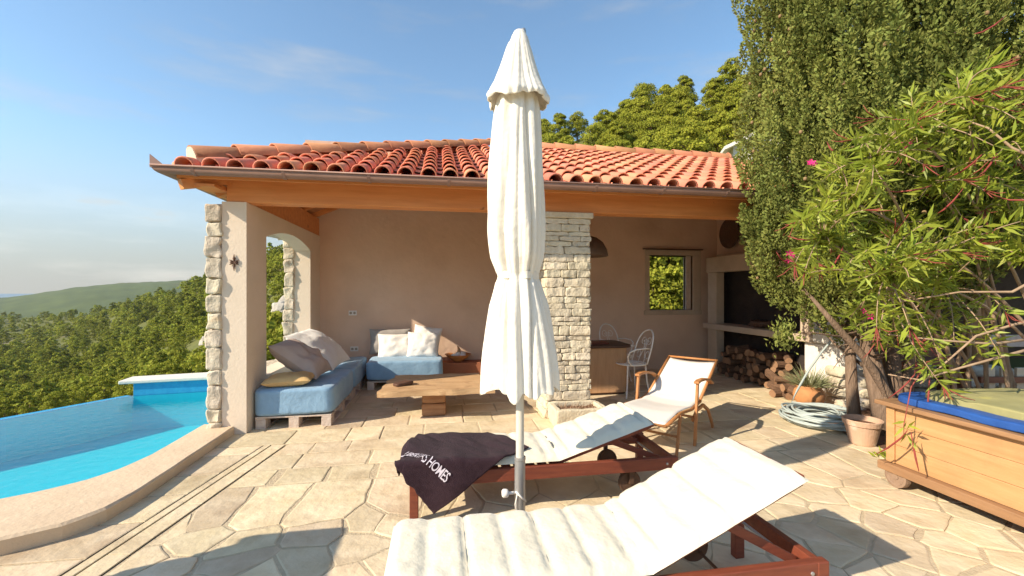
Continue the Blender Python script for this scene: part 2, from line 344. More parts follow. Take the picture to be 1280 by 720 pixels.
# ------------------------------------------------------------------ terrain, sea, far hills
def ph(px): return math.atan((px - 640) / 540)
PHI = np.array([-3.2, -1.6] + [ph(p) for p in (-200, 0, 25, 125, 256, 340, 500, 685, 800, 935, 1100, 1280)] + [1.25, 1.7, 3.2])
SKY_Y = np.array([420, 410, 398, 396, 396, 390, 356, 325, 240, 184, 153, 127, 104, 100, 110, 330, 420], float)
DS = np.array([300, 350, 400, 400, 400, 330, 210, 150, 95, 72, 62, 52, 46, 44, 44, 100, 300], float)
D1 = np.array([40, 50, 60, 62, 62, 58, 40, 30, 16, 15, 15, 14, 14, 14, 14, 30, 40], float)
E1Y = np.array([440, 500, 525, 520, 518, 505, 478, 455, 415, 405, 402, 400, 398, 395, 395, 400, 440], float)
ZN = np.array([-2.2, -2.2, -2.4, -2.4, -2.4, -2.4, -2.2, -1.7, -.12, -.08, -.08, -.08, -.08, -.08, -.08, -.3, -2.2])
def terr(x, y):
    X = CY * x - SY * y; D = SY * x + CY * y
    r = np.maximum(np.hypot(X, D), .01); f = np.arctan2(X, D); cf = np.maximum(np.cos(f), .35)
    E = (365 - np.interp(f, PHI, SKY_Y)) / 540; ds = np.interp(f, PHI, DS) / cf * .8; d1 = np.interp(f, PHI, D1) / cf * .9
    e1 = (365 - np.interp(f, PHI, E1Y)) / 540; zn = np.interp(f, PHI, ZN)
    t = np.clip(np.log(r / d1) / np.log(ds / d1), 0, 1)
    e = e1 + (E - e1) * t
    z = EYE + e * r * cf
    z1 = EYE + e1 * d1 * cf; q = np.clip((r - 9.6) / (d1 - 9.6), 0, 1)
    z = np.where(r < d1, zn + (z1 - zn) * q, z)
    zs = EYE + E * ds * cf
    z = np.where(r > ds, zs - (r - ds) * .32 - 3 * (1 - np.exp(-(r - ds) / 20)), z)
    return np.maximum(z, -215)
def terrain_mesh():
    nf, nr = 420, 150
    fi = np.linspace(-math.pi, math.pi, nf, endpoint=False); rr = np.concatenate([[2.0], np.geomspace(5, 1500, nr - 1)])
    Fg, Rg = np.meshgrid(fi, rr, indexing='ij'); X = Rg * np.sin(Fg); D = Rg * np.cos(Fg)
    x = CY * X + SY * D; y = -SY * X + CY * D; z = terr(x, y)
    xs, ys, rs = x.ravel(), y.ravel(), Rg.ravel()
    nz = np.array([noise.noise(Vector((a * .05, b * .05, 3))) + .5 * noise.noise(Vector((a * .17, b * .17, 9))) for a, b in zip(xs, ys)])
    z = z.ravel() + nz * np.clip((rs - 14) / 40, 0, 1) * np.minimum(rs * .012, 3)
    V = np.stack([xs, ys, z], 1)
    I = np.arange(nf * nr).reshape(nf, nr); J = np.roll(I, -1, axis=0)
    Fq = np.stack([I[:, :-1], I[:, 1:], J[:, 1:], J[:, :-1]], -1).reshape(-1, 4)
    o = link('terrain', np_mesh('terrain', V, Fq, M['earth'], smooth=True)); tag(o, kind='structure')
terrain_mesh()
sea = MB().add([(-60000, -60000, -200), (60000, -60000, -200), (60000, 60000, -200), (-60000, 60000, -200)], [(0, 1, 2, 3)]).build('sea', M['sea']); tag(sea, kind='structure')
def far_hills():
    nf, nr = 300, 46
    fi = np.linspace(R(-85), R(10), nf); px = 640 + 540 * np.tan(np.clip(fi, -1.3, 1.3))
    top = np.interp(px, [-900, -300, -60, 0, 30, 60, 100, 150, 220, 300, 600, 800], [380, 378, 374, 372.5, 369, 365, 359, 354, 351, 352, 356, 360])
    V = []
    for i, f in enumerate(fi):
        cf = max(math.cos(f), .3)
        for j in range(nr):
            t = j / (nr - 1); r = 700 + 900 * t
            zt = EYE + (365 - top[i]) / 540 * 1300 * cf
            prof = math.sin(math.pi * min(1, t / .667 * .5)) if t < .667 else math.cos((t - .667) / .333 * math.pi / 2)
            z = -170 + (zt + 170) * prof
            X, D = r * math.sin(f), r * math.cos(f); x, y = c2b(X, D)
            z += 5 * noise.noise(Vector((x * .006, y * .006, 1))) * (1 - .6 * prof) + 2.2 * noise.noise(Vector((x * .05, y * .05, 4)))
            V.append((x, y, z))
    V = np.array(V); I = np.arange(nf * nr).reshape(nf, nr)
    Fq = np.stack([I[:-1, :-1], I[1:, :-1], I[1:, 1:], I[:-1, 1:]], -1).reshape(-1, 4)
    o = link('hills', np_mesh('hills', V, Fq, M['farwood'], smooth=False)); tag(o, kind='structure')
far_hills()

# ------------------------------------------------------------------ woods on the slopes
def crown_template(seed, h, wd, nb, q, size, squash=1.0, umbrella=.3):
    """an uneven crown of leaf clumps: several lobes round a leaning axis; base at z = 0"""
    g = np.random.default_rng(seed); P = []; N = []
    lobes = []
    for i in range(nb):
        t = (i + .5) / nb; z = h * (.22 + .72 * t)
        rad = wd * (.9 * math.sin(math.pi * min(1, .25 + .72 * t)) ** .8)
        a = i * 2.4 + g.uniform(-.5, .5); d = rad * g.uniform(.25, .7)
        lobes.append((np.array([math.cos(a) * d, math.sin(a) * d, z]), wd * g.uniform(.34, .55) * (1.1 - .45 * t)))
    for c, r in lobes:
        d = unit(g.normal(size=(q, 3))); d[:, 2] = np.abs(d[:, 2]) * .9 + d[:, 2] * .1
        d = unit(d); rr = r * g.uniform(.6, 1.08, size=(q, 1)) * np.array([1, 1, .8 * squash])
        P.append(c + d * rr); N.append(d)
    P = np.concatenate(P); N = np.concatenate(N)
    V, F = sprig_quads(P, N, size, seed + 1)
    return V, F
T_FAR = [crown_template(s, h, wd, nb, 58, .42, 1, .3) for s, h, wd, nb in ((1, 5.0, 2.2, 8), (2, 4.2, 2.4, 7), (3, 5.8, 2.0, 9), (4, 3.4, 2.2, 6), (5, 4.6, 2.6, 8))]
def scatter_wood(name, pts, hs, templates, mat, kind, seed):
    g = np.random.default_rng(seed); VV = []; FF = []; TT = []; off = 0
    for (x, y), sc in zip(pts, hs):
        V, F = templates[g.integers(len(templates))]
        a = g.uniform(0, 6.28); ca, sa = math.cos(a), math.sin(a); k = sc * g.uniform(.85, 1.15)
        W_ = np.stack([(V[:, 0] * ca - V[:, 1] * sa) * k, (V[:, 0] * sa + V[:, 1] * ca) * k, V[:, 2] * sc], 1) + np.array([x, y, float(terr(np.array(x), np.array(y))) - .5 * sc])
        VV.append(W_); FF.append(F + off); off += len(V)
        b = g.beta(1.2, 1.2); TT.append(np.clip(b * .78 + .22 * g.uniform(0, 1, len(F)), 0, 1))
    o = link(name, np_mesh(name, np.concatenate(VV), np.concatenate(FF), mat, np.concatenate(TT))); return o
pts = []; hs = []
g = np.random.default_rng(11)
while len(pts) < 5000:
    f = g.uniform(R(-56), R(-14)); d1 = np.interp(f, PHI, D1) * 1.0; ds = np.interp(f, PHI, DS) * 1.03
    D = math.exp(g.uniform(math.log(d1 * .75), math.log(ds))); X = math.tan(f) * D
    x, y = c2b(X, D); n_ = noise.noise(Vector((x * .03, y * .03, 5)))
    if n_ < -.3 and g.random() < .6: continue
    if R(-37.5) < f < R(-24) and 22 < D < 72 and g.random() < .88: continue
    pts.append((x, y)); hs.append(g.uniform(.4, 1.15) ** 1.3 * (.62 if D < 90 else .9 if D < 160 else 1.1))
tag(scatter_wood('forest', pts, hs, T_FAR, M['scrub'], None, 3), kind='stuff')

def tree_thing(mesh_c, mesh_t, label, cat, loc, rz, sc, group, name='pine_tree'):
    r = thing(name, label, cat, loc, rz, group); r.scale = (sc, sc, sc)
    link('crown', mesh_c, r); link('trunk', mesh_t, r); return r
PINES = []
for s, h, wd, nb in ((21, 4.7, 2.3, 14), (22, 5.4, 2.1, 15), (23, 4.0, 2.4, 13), (24, 4.9, 2.7, 16)):
    V, F = crown_template(s, h, wd, nb, 460, .165)
    tt = np.clip(np.repeat(np.random.default_rng(s).beta(2, 2, nb), 460) * .6 + .4 * np.random.default_rng(s + 9).uniform(size=nb * 460), 0, 1)
    mb = MB(); mb.tube([(0, 0, -.6), (.1, .05, h * .3), (.0, .12, h * .62), (.05, 0, h * .9)], [.16, .12, .08, .03], 7)
    for i in range(6):
        a = i * 2.3; z = h * (.3 + .09 * i); mb.tube([(0, 0, z), (math.cos(a) * wd * .5, math.sin(a) * wd * .5, z + .35)], [.05, .015], 5)
    PINES.append((np_mesh('crown', V, F, M['pine'], tt), mb.mesh('trunk', M['trunk'], True)))
g = np.random.default_rng(5); cnt = 0; placed = []
tries = 0
while cnt < 285 and tries < 9000:
    tries += 1
    f = g.uniform(ph(560), ph(1330)); d1 = 27; ds = np.interp(f, PHI, DS) * 1.0
    D = math.exp(g.uniform(math.log(d1), math.log(ds)))
    if cnt < 9: f = g.uniform(ph(775), ph(905)); D = g.uniform(14.5, 21)
    x, y = c2b(math.tan(f) * D, D)
    if D < 23 and cnt >= 9: continue
    if any((x - a) ** 2 + (y - b) ** 2 < (1.2 if cnt < 9 else 1.3) for a, b in placed): continue
    if ph(895) < f < ph(985) and 22 < D < 30: continue
    placed.append((x, y)); k = g.integers(4); sc = g.uniform(.5, .92)
    z = float(terr(np.array(x), np.array(y)))
    near = D < 30
    lab = 'bushy pine growing just behind the pavilion window' if near else 'bright green pine on the slope above the tiled roof'
    tree_thing(*PINES[k], lab, 'tree', (x, y, z - .2), g.uniform(0, 6.28), sc, 'pines close behind the pavilion' if near else 'pines on the slope above the roof'); cnt += 1
# nearest trees of the valley, below the pool
SHR = []
for s, h, wd, nb in ((31, 3.4, 1.7, 10), (32, 2.6, 1.7, 9), (33, 4.0, 1.6, 11)):
    V, F = crown_template(s, h, wd, nb, 300, .155)
    tt = np.clip(np.repeat(np.random.default_rng(s).beta(2, 2, nb), 300) * .6 + .4 * np.random.default_rng(s + 9).uniform(size=nb * 300), 0, 1)
    SHR.append((np_mesh('crown', V, F, M['pine'], tt), MB().tube([(0, 0, -.5), (.1, 0, h * .4), (0, .1, h * .8)], [.12, .08, .03], 6).mesh('trunk', M['trunk'], True)))
g = np.random.default_rng(6); cnt = 0
while cnt < 90:
    px = g.uniform(-30, 400); f = ph(px); d1 = np.interp(f, PHI, D1)
    D = d1 * g.uniform(.62, 1.35); x, y = c2b(math.tan(f) * D, D)
    if R(-37.5) < f < R(-24) and g.random() < .8: continue
    tree_thing(*SHR[g.integers(3)], 'small rounded tree low on the valley slope below the pool', 'tree', (x, y, float(terr(np.array(x), np.array(y))) - .1), g.uniform(0, 6.28), g.uniform(.45, .85), 'nearest trees of the valley slope', 'valley_tree'); cnt += 1
for k in range(11):
    px = 783 + k * 10.5; D = (13.2, 16.5, 14.8)[k % 3]; x, y = c2b((px - 640) / 540 * D, D)
    tree_thing(*SHR[k % 3], 'bright green bush filling the view through the pavilion window', 'bush', (x, y, float(terr(np.array(x), np.array(y))) - .5), k * 1.3, .62 + .1 * (k % 3), 'bushes behind the pavilion window', 'hillside_bush')
g = np.random.default_rng(8)
ROCKS = []
for i in range(3):
    mb = MB(); mb.stone((0, 0, 0), (.9, .6, .5), 6, .38, 1.3, 3); ROCKS.append(mb.mesh('limestone_rock', M['rock']))
for i in range(46):
    f = ph(g.uniform(195, 385)); D = g.uniform(30, 66); x, y = c2b(math.tan(f) * D, D); sc = g.uniform(.5, 1.9) * D / 45
    o = link('limestone_rock', ROCKS[i % 3]); o.location = (x, y, float(terr(np.array(x), np.array(y))) + .15); o.rotation_euler = (g.uniform(-.5, .5), g.uniform(-.5, .5), g.uniform(0, 6)); o.scale = (sc, sc, sc * .9)
    tag(o, 'pale limestone rock among scrub on the slope beyond the pool wall', 'rock', 'limestone rocks on the slope')

# ------------------------------------------------------------------ terrace, pool
OUTER = [(-2.10, 4.85), (-2.09, 3.35), (-2.11, 3.1), (-2.2, 2.93), (-2.42, 2.79), (-2.8, 2.64), (-3.3, 2.52), (-4.3, 2.42), (-5.4, 2.45), (-6.6, 2.6)]
INNER = [(-2.38, 4.85), (-2.37, 4.05), (-2.42, 3.75), (-2.52, 3.57), (-2.68, 3.43), (-2.86, 3.33), (-3.32, 3.18), (-4.3, 3.06), (-5.4, 3.1), (-6.6, 3.25)]
def densify(P, step=.12):
    out = []
    for a, b in zip(P[:-1], P[1:]):
        n = max(1, int(math.dist(a, b) / step)); out += [(a[0] + (b[0] - a[0]) * i / n, a[1] + (b[1] - a[1]) * i / n) for i in range(n)]
    return out + [P[-1]]
mb = MB()
base = [(o[0] + .05, o[1]) for o in OUTER]
deck = base + [(-6.6, -5), (9.5, -5), (9.5, 7.6), (-2.1, 7.6)]
mb.prism([(x, y) for x, y in deck][::-1], -.9, -.0052)
tag(mb.build('terrace', M['joint'], fix=True), kind='structure')
def clip_poly(poly, n, d):      # keep n.p <= d
    out = []
    for i in range(len(poly)):
        a, b = poly[i], poly[(i + 1) % len(poly)]; da = a[0] * n[0] + a[1] * n[1] - d; db = b[0] * n[0] + b[1] * n[1] - d
        if da <= 0: out.append(a)
        if da * db < 0: t = da / (da - db); out.append((a[0] + (b[0] - a[0]) * t, a[1] + (b[1] - a[1]) * t))
    return out
def flag(mb, poly, joint=.009, rough=.014, z=0):
    n = len(poly)
    if n < 3: return
    ar = .5 * sum(poly[i][0] * poly[(i + 1) % n][1] - poly[(i + 1) % n][0] * poly[i][1] for i in range(n))
    if abs(ar) < .012: return
    if ar < 0: poly = poly[::-1]
    q = poly
    for i in range(n):
        a, b = poly[i], poly[(i + 1) % n]; e = Vector((b[0] - a[0], b[1] - a[1]))
        if e.length < 1e-6: continue
        nn = Vector((e.y, -e.x)).normalized(); q = clip_poly(q, nn, nn.dot(Vector(a)) - joint)
        if len(q) < 3: return
    d = densify(q + [q[0]], .055)[:-1]; c = Vector((sum(p[0] for p in d) / len(d), sum(p[1] for p in d) / len(d)))
    o = Vector((random.random() * 40, random.random() * 40, 0)); rim = []; top = []; bot = []
    tx, ty = random.gauss(0, .0035), random.gauss(0, .0035); zz = z + random.uniform(-.003, .003)
    for p in d:
        v = Vector((p[0], p[1], 0)); w_ = noise.noise_vector(v * 9 + o) * rough + noise.noise_vector(v * 3 + o) * rough * 1.3; v = v + Vector((w_.x, w_.y, 0))
        h = zz + (v.x - c.x) * tx + (v.y - c.y) * ty
        bot.append((v.x, v.y, -.02)); rim.append((v.x, v.y, h - .0026)); iv = v + (Vector((c.x, c.y, 0)) - v).normalized() * .009; top.append((iv.x, iv.y, h))
    k = len(d); t = min(1, max(0, random.gauss(.5, .2)))
    fs = [tuple(range(2 * k, 3 * k))] + [(i, (i + 1) % k, k + (i + 1) % k, k + i) for i in range(k)] + [(k + i, k + (i + 1) % k, 2 * k + (i + 1) % k, 2 * k + i) for i in range(k)]
    mb.add(bot + rim + top, fs, t)
def voronoi(mb, x0, x1, y0, y1, sp, inside):
    seeds = []; ny = int((y1 - y0) / sp) + 3
    for j in range(-1, ny):
        for i in range(-1, int((x1 - x0) / sp) + 3):
            seeds.append((x0 + (i + .5 * (j % 2) + random.uniform(-.44, .44)) * sp * 1.2, y0 + (j + random.uniform(-.40, .40)) * sp * .80))
    A = np.array(seeds)
    for s in seeds:
        if not (x0 - .3 < s[0] < x1 + .3 and y0 - .3 < s[1] < y1 + .3): continue
        poly = [(s[0] - 1.5, s[1] - 1.5), (s[0] + 1.5, s[1] - 1.5), (s[0] + 1.5, s[1] + 1.5), (s[0] - 1.5, s[1] + 1.5)]
        dd = np.hypot(A[:, 0] - s[0], A[:, 1] - s[1])
        for k in np.argsort(dd)[1:16]:
            q = A[k]; n = Vector((q[0] - s[0], q[1] - s[1])); L = n.length; n.normalize(); poly = clip_poly(poly, n, n.dot(Vector(s)) + L / 2)
        for n, d in (((-1, 0), -x0), ((1, 0), x1), ((0, -1), -y0), ((0, 1), y1)):
            poly = clip_poly(poly, n, d)
            if not poly: break
        if inside: poly = inside(poly)
        if poly: flag(mb, poly)
mb = MB()
DA, DB = Vector((-2.05, 1.6)), Vector((-1.645, 4.42)); dn = (DB - DA).normalized(); dr = Vector((dn.y, -dn.x))       # drain line and its right-hand side
SR = .21
def right_of_drain(p): return clip_poly(clip_poly(p, (-dr.x, -dr.y), -(dr.dot(DA) + SR)), (0, 1), 4.42) if p else p
voronoi(mb, -2.2, 4.05, -1.2, 3.5, .275, right_of_drain)
y = 3.5
for h in (.30, .33, .29):
    x = -1.75 + random.uniform(0, .2)
    while x < 4.05:
        wd = random.uniform(.3, .62); x1 = min(x + wd, 4.05); k_ = [random.uniform(-.03, .03) for _ in range(4)]
        p = right_of_drain([(x + k_[0], y), (x1 + k_[1], y), (x1 + k_[1], y + h), (x + k_[0], y + h)])
        if p: flag(mb, p, .008, .009)
        x = x1 + max(0, k_[1])
    y += h
voronoi(mb, -6.4, -1.9, -1.2, 2.3, .5, lambda p: clip_poly(p, (dr.x, dr.y), dr.dot(DA) + .002) if p else p)
y = 4.42; rows = []
while y < 7.52:                                        # sawn slabs under the roof
    h = random.choice([.34, .42, .3, .38]); x = -2.12
    while x < 5.3:
        wd = random.uniform(.32, .66); x1 = min(x + wd, 5.3)
        flag(mb, [(x, y), (x1, y), (x1, min(y + h, 7.55)), (x, min(y + h, 7.55))], .007, .004); x = x1
    y += h
y = 2.3
while y < 4.42:                                        # slabs between the pool coping and the drain
    h = random.uniform(.3, .5); y1 = min(y + h, 4.42)
    xl = lambda yy: float(np.interp(yy, [2.3, 2.6, 2.8, 2.95, 3.1, 3.4, 4.6], [-3.3, -2.9, -2.43, -2.2, -2.11, -2.08, -2.09])) + .01
    xr = lambda yy: DA.x + (yy - DA.y) * dn.x / dn.y - .002
    flag(mb, [(xl(y), y), (xr(y), y), (xr(y1), y1), (xl(y1), y1)], .008, .005); y = y1
tag(mb.build('paving', M['flag']), kind='structure')
# soil bed at the right and beyond
sm = MB(); sm.add([(3.98, 2.9, .006), (10, 2.2, .006), (10, 5.4, .006), (5.35, 5.1, .006), (4.72, 4.45, .006), (4.15, 4.2, .006)], [(0, 1, 2, 3, 4, 5)])
tag(sm.build('soil_bed', M['soil']), kind='structure')
# slot drain
dr_t = thing('slot_drain', 'narrow double slot drain running along the pale strip beside the pool', 'drain')
def strip(mb, off0, off1, z0, z1, e0=0, e1=0):
    a, b = DA + dn * e0, DB - dn * e1
    mb.prism([tuple(a + dr * off0), tuple(a + dr * off1), tuple(b + dr * off1), tuple(b + dr * off0)], z0, z1)
mb = MB(); strip(mb, -.012, .205, -.03, -.0049); mb.build('channel', M['dark'], dr_t, fix=True)
mb = MB(); strip(mb, .012, .068, -.0047, .004); mb.build('cover_slab', M['flag'], dr_t, bev=.003, fix=True)
mb = MB()
for i in range(5):
    L = (DB - DA).length; strip(mb, .080, .20, -.0047, .003, L * i / 5 + .002, L * (4 - i) / 5 + .002)
mb.build('edging', M['flag'], dr_t, bev=.003, fix=True)
# pool
pool = thing('swimming_pool', 'turquoise infinity pool with stone coping beside the pavilion', 'pool', (0, 0, 0))
WZ = .045
o_, i_ = densify(OUTER, .08), densify(INNER, .08); n = 90
def resamp(P, n):
    P = np.array(P); d = np.concatenate([[0], np.cumsum(np.hypot(*np.diff(P, axis=0).T))]); t = np.linspace(0, d[-1], n)
    return np.stack([np.interp(t, d, P[:, 0]), np.interp(t, d, P[:, 1])], 1)
O, I = resamp([(x + .03, y) for x, y in OUTER], n), resamp([(x * 1.022, y * 1.022) for x, y in INNER], n)
mb = MB(); vs = []
for k in range(n):
    rz_ = .034 * min(1, max(0, (k / n - .22) / .22)); wob = .004 * noise.noise(Vector((k * .3, 0, 0)))
    for (p, z) in ((O[k], -.05), (O[k], .068 + rz_), (O[k] * .97 + I[k] * .03, .080 + wob + rz_), (I[k] * .95 + O[k] * .05, .076 + wob), (I[k], .066), (I[k], -.05)): vs.append((p[0], p[1], z))
fs = [(k * 6 + j, k * 6 + 6 + j, k * 6 + 7 + j, k * 6 + j + 1) for k in range(n - 1) for j in range(5)]
mb.add(vs, fs); mb.build('coping', M['coping'], pool, fix=True)
shell = [tuple(p) for p in I] + [(-6.75, 3.4), (-4.74, 5.64), (-4.12, 6.62), (-2.33, 6.88)]
mb = MB(); k = len(shell)
mb.add([(x, y, .036) for x, y in shell] + [(x, y, -.43) for x, y in shell], [(i, (i + 1) % k, k + (i + 1) % k, k + i) for i in range(k)] + [tuple(range(k, 2 * k))])
mb.build('basin', M['poolblue'], pool)
mb = MB(); wp = [(-2.3, 6.90), (-2.3, 4.85)] + [tuple(p + np.array([.02, -.02])) for p in I] + [(-6.75, 3.4), (-4.77, 5.655), (-4.15, 6.63)]
mb.add([(x, y, WZ) for x, y in wp[::-1]], [tuple(range(len(wp)))]); mb.build('pool_water', M['water'], pool)
mb = MB(); wl = [(-6.76, 3.4), (-4.765, 5.655), (-4.145, 6.64)]; wo = [(-6.85, 3.47), (-4.85, 5.71), (-4.22, 6.69)]
mb.prism(wl + wo[::-1], -1.6, WZ - .006); mb.build('overflow_rim', M['poolside'], pool, fix=True)
mb = MB(); mb.prism([(-4.11, 6.635), (-2.33, 6.895), (-2.33, 7.10), (-4.14, 6.85)], -1.4, .205); mb.build('end_wall', M['poolside'], pool, fix=True)
mb = MB(); mb.prism([(-4.26, 6.58), (-3.2, 6.73), (-2.33, 6.85), (-2.33, 7.35), (-3.2, 7.15), (-4.3, 6.92)], .207, .255); mb.build('end_coping', M['whitewall'], pool, bev=.012, fix=True)

# ------------------------------------------------------------------ pavilion
pav = thing('pavilion', 'open plastered pavilion with a red tiled hip roof and stone pillars', 'pavilion', (-2.0, 4.8, 0))
pav.location = (0, 0, 0)
XI, XP, XO = -1.955, -2.186, -2.32; YF, YB = 4.81, 7.56; ZW = 2.37; XR = 5.26
OP0, OP1, SP, CR = 5.325, 7.02, 2.08, 2.21; SILL = .5
# left wall with an arched opening: profile in (y, z), extruded along x
def arch_pts(y0, y1, sp, cr, n=16):
    hw = (y1 - y0) / 2; r = cr - sp; Rr = (hw * hw + r * r) / (2 * r); a0 = math.asin(hw / Rr)
    return [((y0 + y1) / 2 + Rr * math.sin(a), cr - Rr + Rr * math.cos(a)) for a in np.linspace(-a0, a0, n)]
ar = arch_pts(OP0, OP1, SP, CR)
def wall_with_arch(mb, x0, x1, y0, y1, z1):
    # pieces butted: below the sill, front pier, rear pier, above the arch
    quads = [[(y0, 0), (OP0, 0), (OP0, SILL), (y0, SILL)], [(OP0, 0), (OP1, 0), (OP1, SILL), (OP0, SILL)], [(OP1, 0), (y1, 0), (y1, SILL), (OP1, SILL)],
             [(y0, SILL), (OP0, SILL), (OP0, SP), (y0, SP)], [(OP1, SILL), (y1, SILL), (y1, SP), (OP1, SP)], [(y0, SP), (OP0, SP), (OP0, z1), (y0, z1)], [(OP1, SP), (y1, SP), (y1, z1), (OP1, z1)]]
    for a, b in zip(ar[:-1], ar[1:]): quads.append([a, b, (b[0], z1), (a[0], z1)])
    for xx in (x0, x1):
        for q in quads: mb.add([(xx, a, b) for a, b in q], [(0, 1, 2, 3)])
    loop = [(OP0, SILL)] + ar + [(OP1, SILL)]
    for a, b in zip(loop, loop[1:] + loop[:1]): mb.add([(x0, *a), (x1, *a), (x1, *b), (x0, *b)], [(0, 1, 2, 3)])
    for q in ([(y0, 0), (y0, z1)], [(y0, z1), (y1, z1)], [(y1, z1), (y1, 0)]):
        (a, b) = q; mb.add([(x0, *a), (x1, *a), (x1, *b), (x0, *b)], [(0, 1, 2, 3)])
mb = MB(); wall_with_arch(mb, XP, XI, YF, YB + .3, ZW)
bm_w = mb.build('side_wall', M['plaster_pale'], pav)
bm = bmesh.new(); bm.from_mesh(bm_w.data); bmesh.ops.remove_doubles(bm, verts=bm.verts, dist=1e-5); bmesh.ops.recalc_face_normals(bm, faces=bm.faces); bm.to_mesh(bm_w.data); bm.free()
random.seed(21)
mb = MB()                                   # rough stone skin outside
def stones_col(y0, y1, z0, z1, seed):
    z = z0
    while z < z1 - .02:
        h = random.uniform(.13, .24); h = min(h, z1 - z)
        if z1 - z - h < .08: h = z1 - z
        y = y0
        while y < y1 - .02:
            wd = random.uniform(.2, .42)
            if y1 - y - wd < .12: wd = y1 - y
            out = random.uniform(0, .035)
            mb.stone(((XO + XP) / 2 - out / 2 + .004, y + wd / 2, z + h / 2), ((XP - XO) / 2 + out / 2, wd / 2 - .001, h / 2 - .0015), 9, .022, 10, 12, min(1, max(0, random.gauss(.5, .25)))); y += wd
        z += h
for (a_, b_, c_, d_) in ((YF + .02, OP0 - .02, 0, ZW - .04), (OP1 + .0, YB + .28, 0, ZW - .04), (OP0 - .019, OP1 - .001, 0, SILL - .03), (OP0 - .019, OP1 - .001, CR + .03, ZW - .04)): mb.box(XO + .035, XP - .001, a_, b_, c_, d_, mi=1)
stones_col(YF - .03, OP0, -.02, ZW - .02, 1); stones_col(OP1 - .03, YB + .3, -.02, ZW - .02, 2); stones_col(OP0, OP1, -.02, SILL, 3); stones_col(OP0, OP1, CR + .0, ZW - .02, 4)
mb.build('stone_cladding', [M['stone'], M['mortar']], bm_w)
# back wall with window opening, right wall
WX0, WX1, WZ0, WZ1 = 3.86, 4.74, 1.11, 2.14; ZT = 3.95
mb = MB(); X0, X1 = XI, XR + .3
for (a, b, c, d) in ((X0, WX0, 0, ZT), (WX1, X1, 0, ZT), (WX0, WX1, 0, WZ0), (WX0, WX1, WZ1, ZT)): mb.box(a, b, YB, YB + .3, c, d)
mb.box(XP, XI, YB, YB + .3, ZW + .003, ZT)
bw = mb.build('back_wall', M['plaster'], pav)
bm = bmesh.new(); bm.from_mesh(bw.data); bmesh.ops.remove_doubles(bm, verts=bm.verts, dist=1e-5)
seen = {}; kill = []
for f in bm.faces:
    k = tuple(round(v, 3) for v in f.calc_center_median())
    if k in seen: kill += [f, seen[k]]
    seen[k] = f
bmesh.ops.delete(bm, geom=list(set(kill)), context='FACES'); bm.to_mesh(bw.data); bm.free()
wn = MB(); fw = .085
for (a, b, c, d) in ((WX0 - fw, WX1 + fw + .08, WZ1, WZ1 + .10), (WX0 - fw - .02, WX1 + fw + .1, WZ0 - .09, WZ0), (WX0 - fw, WX0, WZ0, WZ1), (WX1, WX1 + fw + .08, WZ0, WZ1)): wn.box(a, b, YB - .035, YB + .295, c, d)
wo_ = wn.build('window_frame', M['hearth'], bw, bev=.008)
mb = MB(); mb.box(WX1 - .11, WX1 - .004, YB + .03, YB + .06, WZ0 + .004, WZ1 - .004); mb.build('window_shutter', M['whitepaint'], bw, bev=.004)
mb = MB(); mb.box(WX0 - fw - .06, WX1 + fw + .1, YB - .075, YB - .037, WZ1 + .103, WZ1 + .12); mb.build('window_ledge', M['darkwood'], bw)
for (x, z) in ((-1.438, 1.10), (-1.412, .5)):
    s_ = MB().box(x - .065, x + .065, YB - .012, YB - .001, z - .04, z + .04).build('wall_socket', M['socket'], pav, bev=.004)
    p_ = MB()
    for dx in (-.03, .03): p_.lathe([(.0001, 0), (.02, 0), (.022, .004)], 12)
    for i in range(len(p_.v)):
        v = p_.v[i]; dx = -.03 if i < len(p_.v) / 2 else .03; p_.v[i] = (x + dx + v[0], YB - .0135 - v[2], z + v[1])
    p_.build('socket_hole', M['concrete'], s_)
mb = MB(); mb.box(XR, XR + .3, 5.16, YB - .002, 0, 3.4); mb.build('right_wall', M['plaster'], pav)
# centre pillar of ledge stone
random.seed(5)
mb = MB(); px0, px1, py0, py1 = 1.195, 1.725, YF, YF + .5; z = 0
mb.box(px0 + .03, px1 - .03, py0 + .03, py1 - .03, 0, ZW - .07, tint=.3)
while z < ZW - .075:
    h = min(random.choice([.05, .06, .075, .09, .11]), ZW - .07 - z)
    if ZW - .07 - z - h < .03: h = ZW - .07 - z
    for side in range(4):
        L = (px1 - px0) if side % 2 == 0 else (py1 - py0); u = 0
        while u < L - .01:
            wd = random.uniform(.12, .34)
            if L - u - wd < .09: wd = L - u
            out = random.uniform(-.004, .018); d = .05; cu = u + wd / 2; t = min(1, max(0, random.gauss(.5, .22)))
            c, hh = [((px0 + cu, py0 + d / 2 - out, z + h / 2), (wd / 2 - .002, d / 2, h / 2 - .002)), ((px1 - d / 2 + out, py0 + cu, z + h / 2), (d / 2, wd / 2 - .002, h / 2 - .002)),
                     ((px1 - cu, py1 - d / 2 + out, z + h / 2), (wd / 2 - .002, d / 2, h / 2 - .002)), ((px0 + d / 2 - out, py1 - cu, z + h / 2), (d / 2, wd / 2 - .002, h / 2 - .002))][side]
            mb.stone(c, hh, 6, .012, 16, 10, t); u += wd
    z += h
pil = mb.build('pillar', M['ledge'], pav)
MB().box(px0 - .03, px1 + .03, py0 - .03, py1 + .03, ZW - .068, ZW - .003).build('capital', M['ledge'], pil, bev=.008)
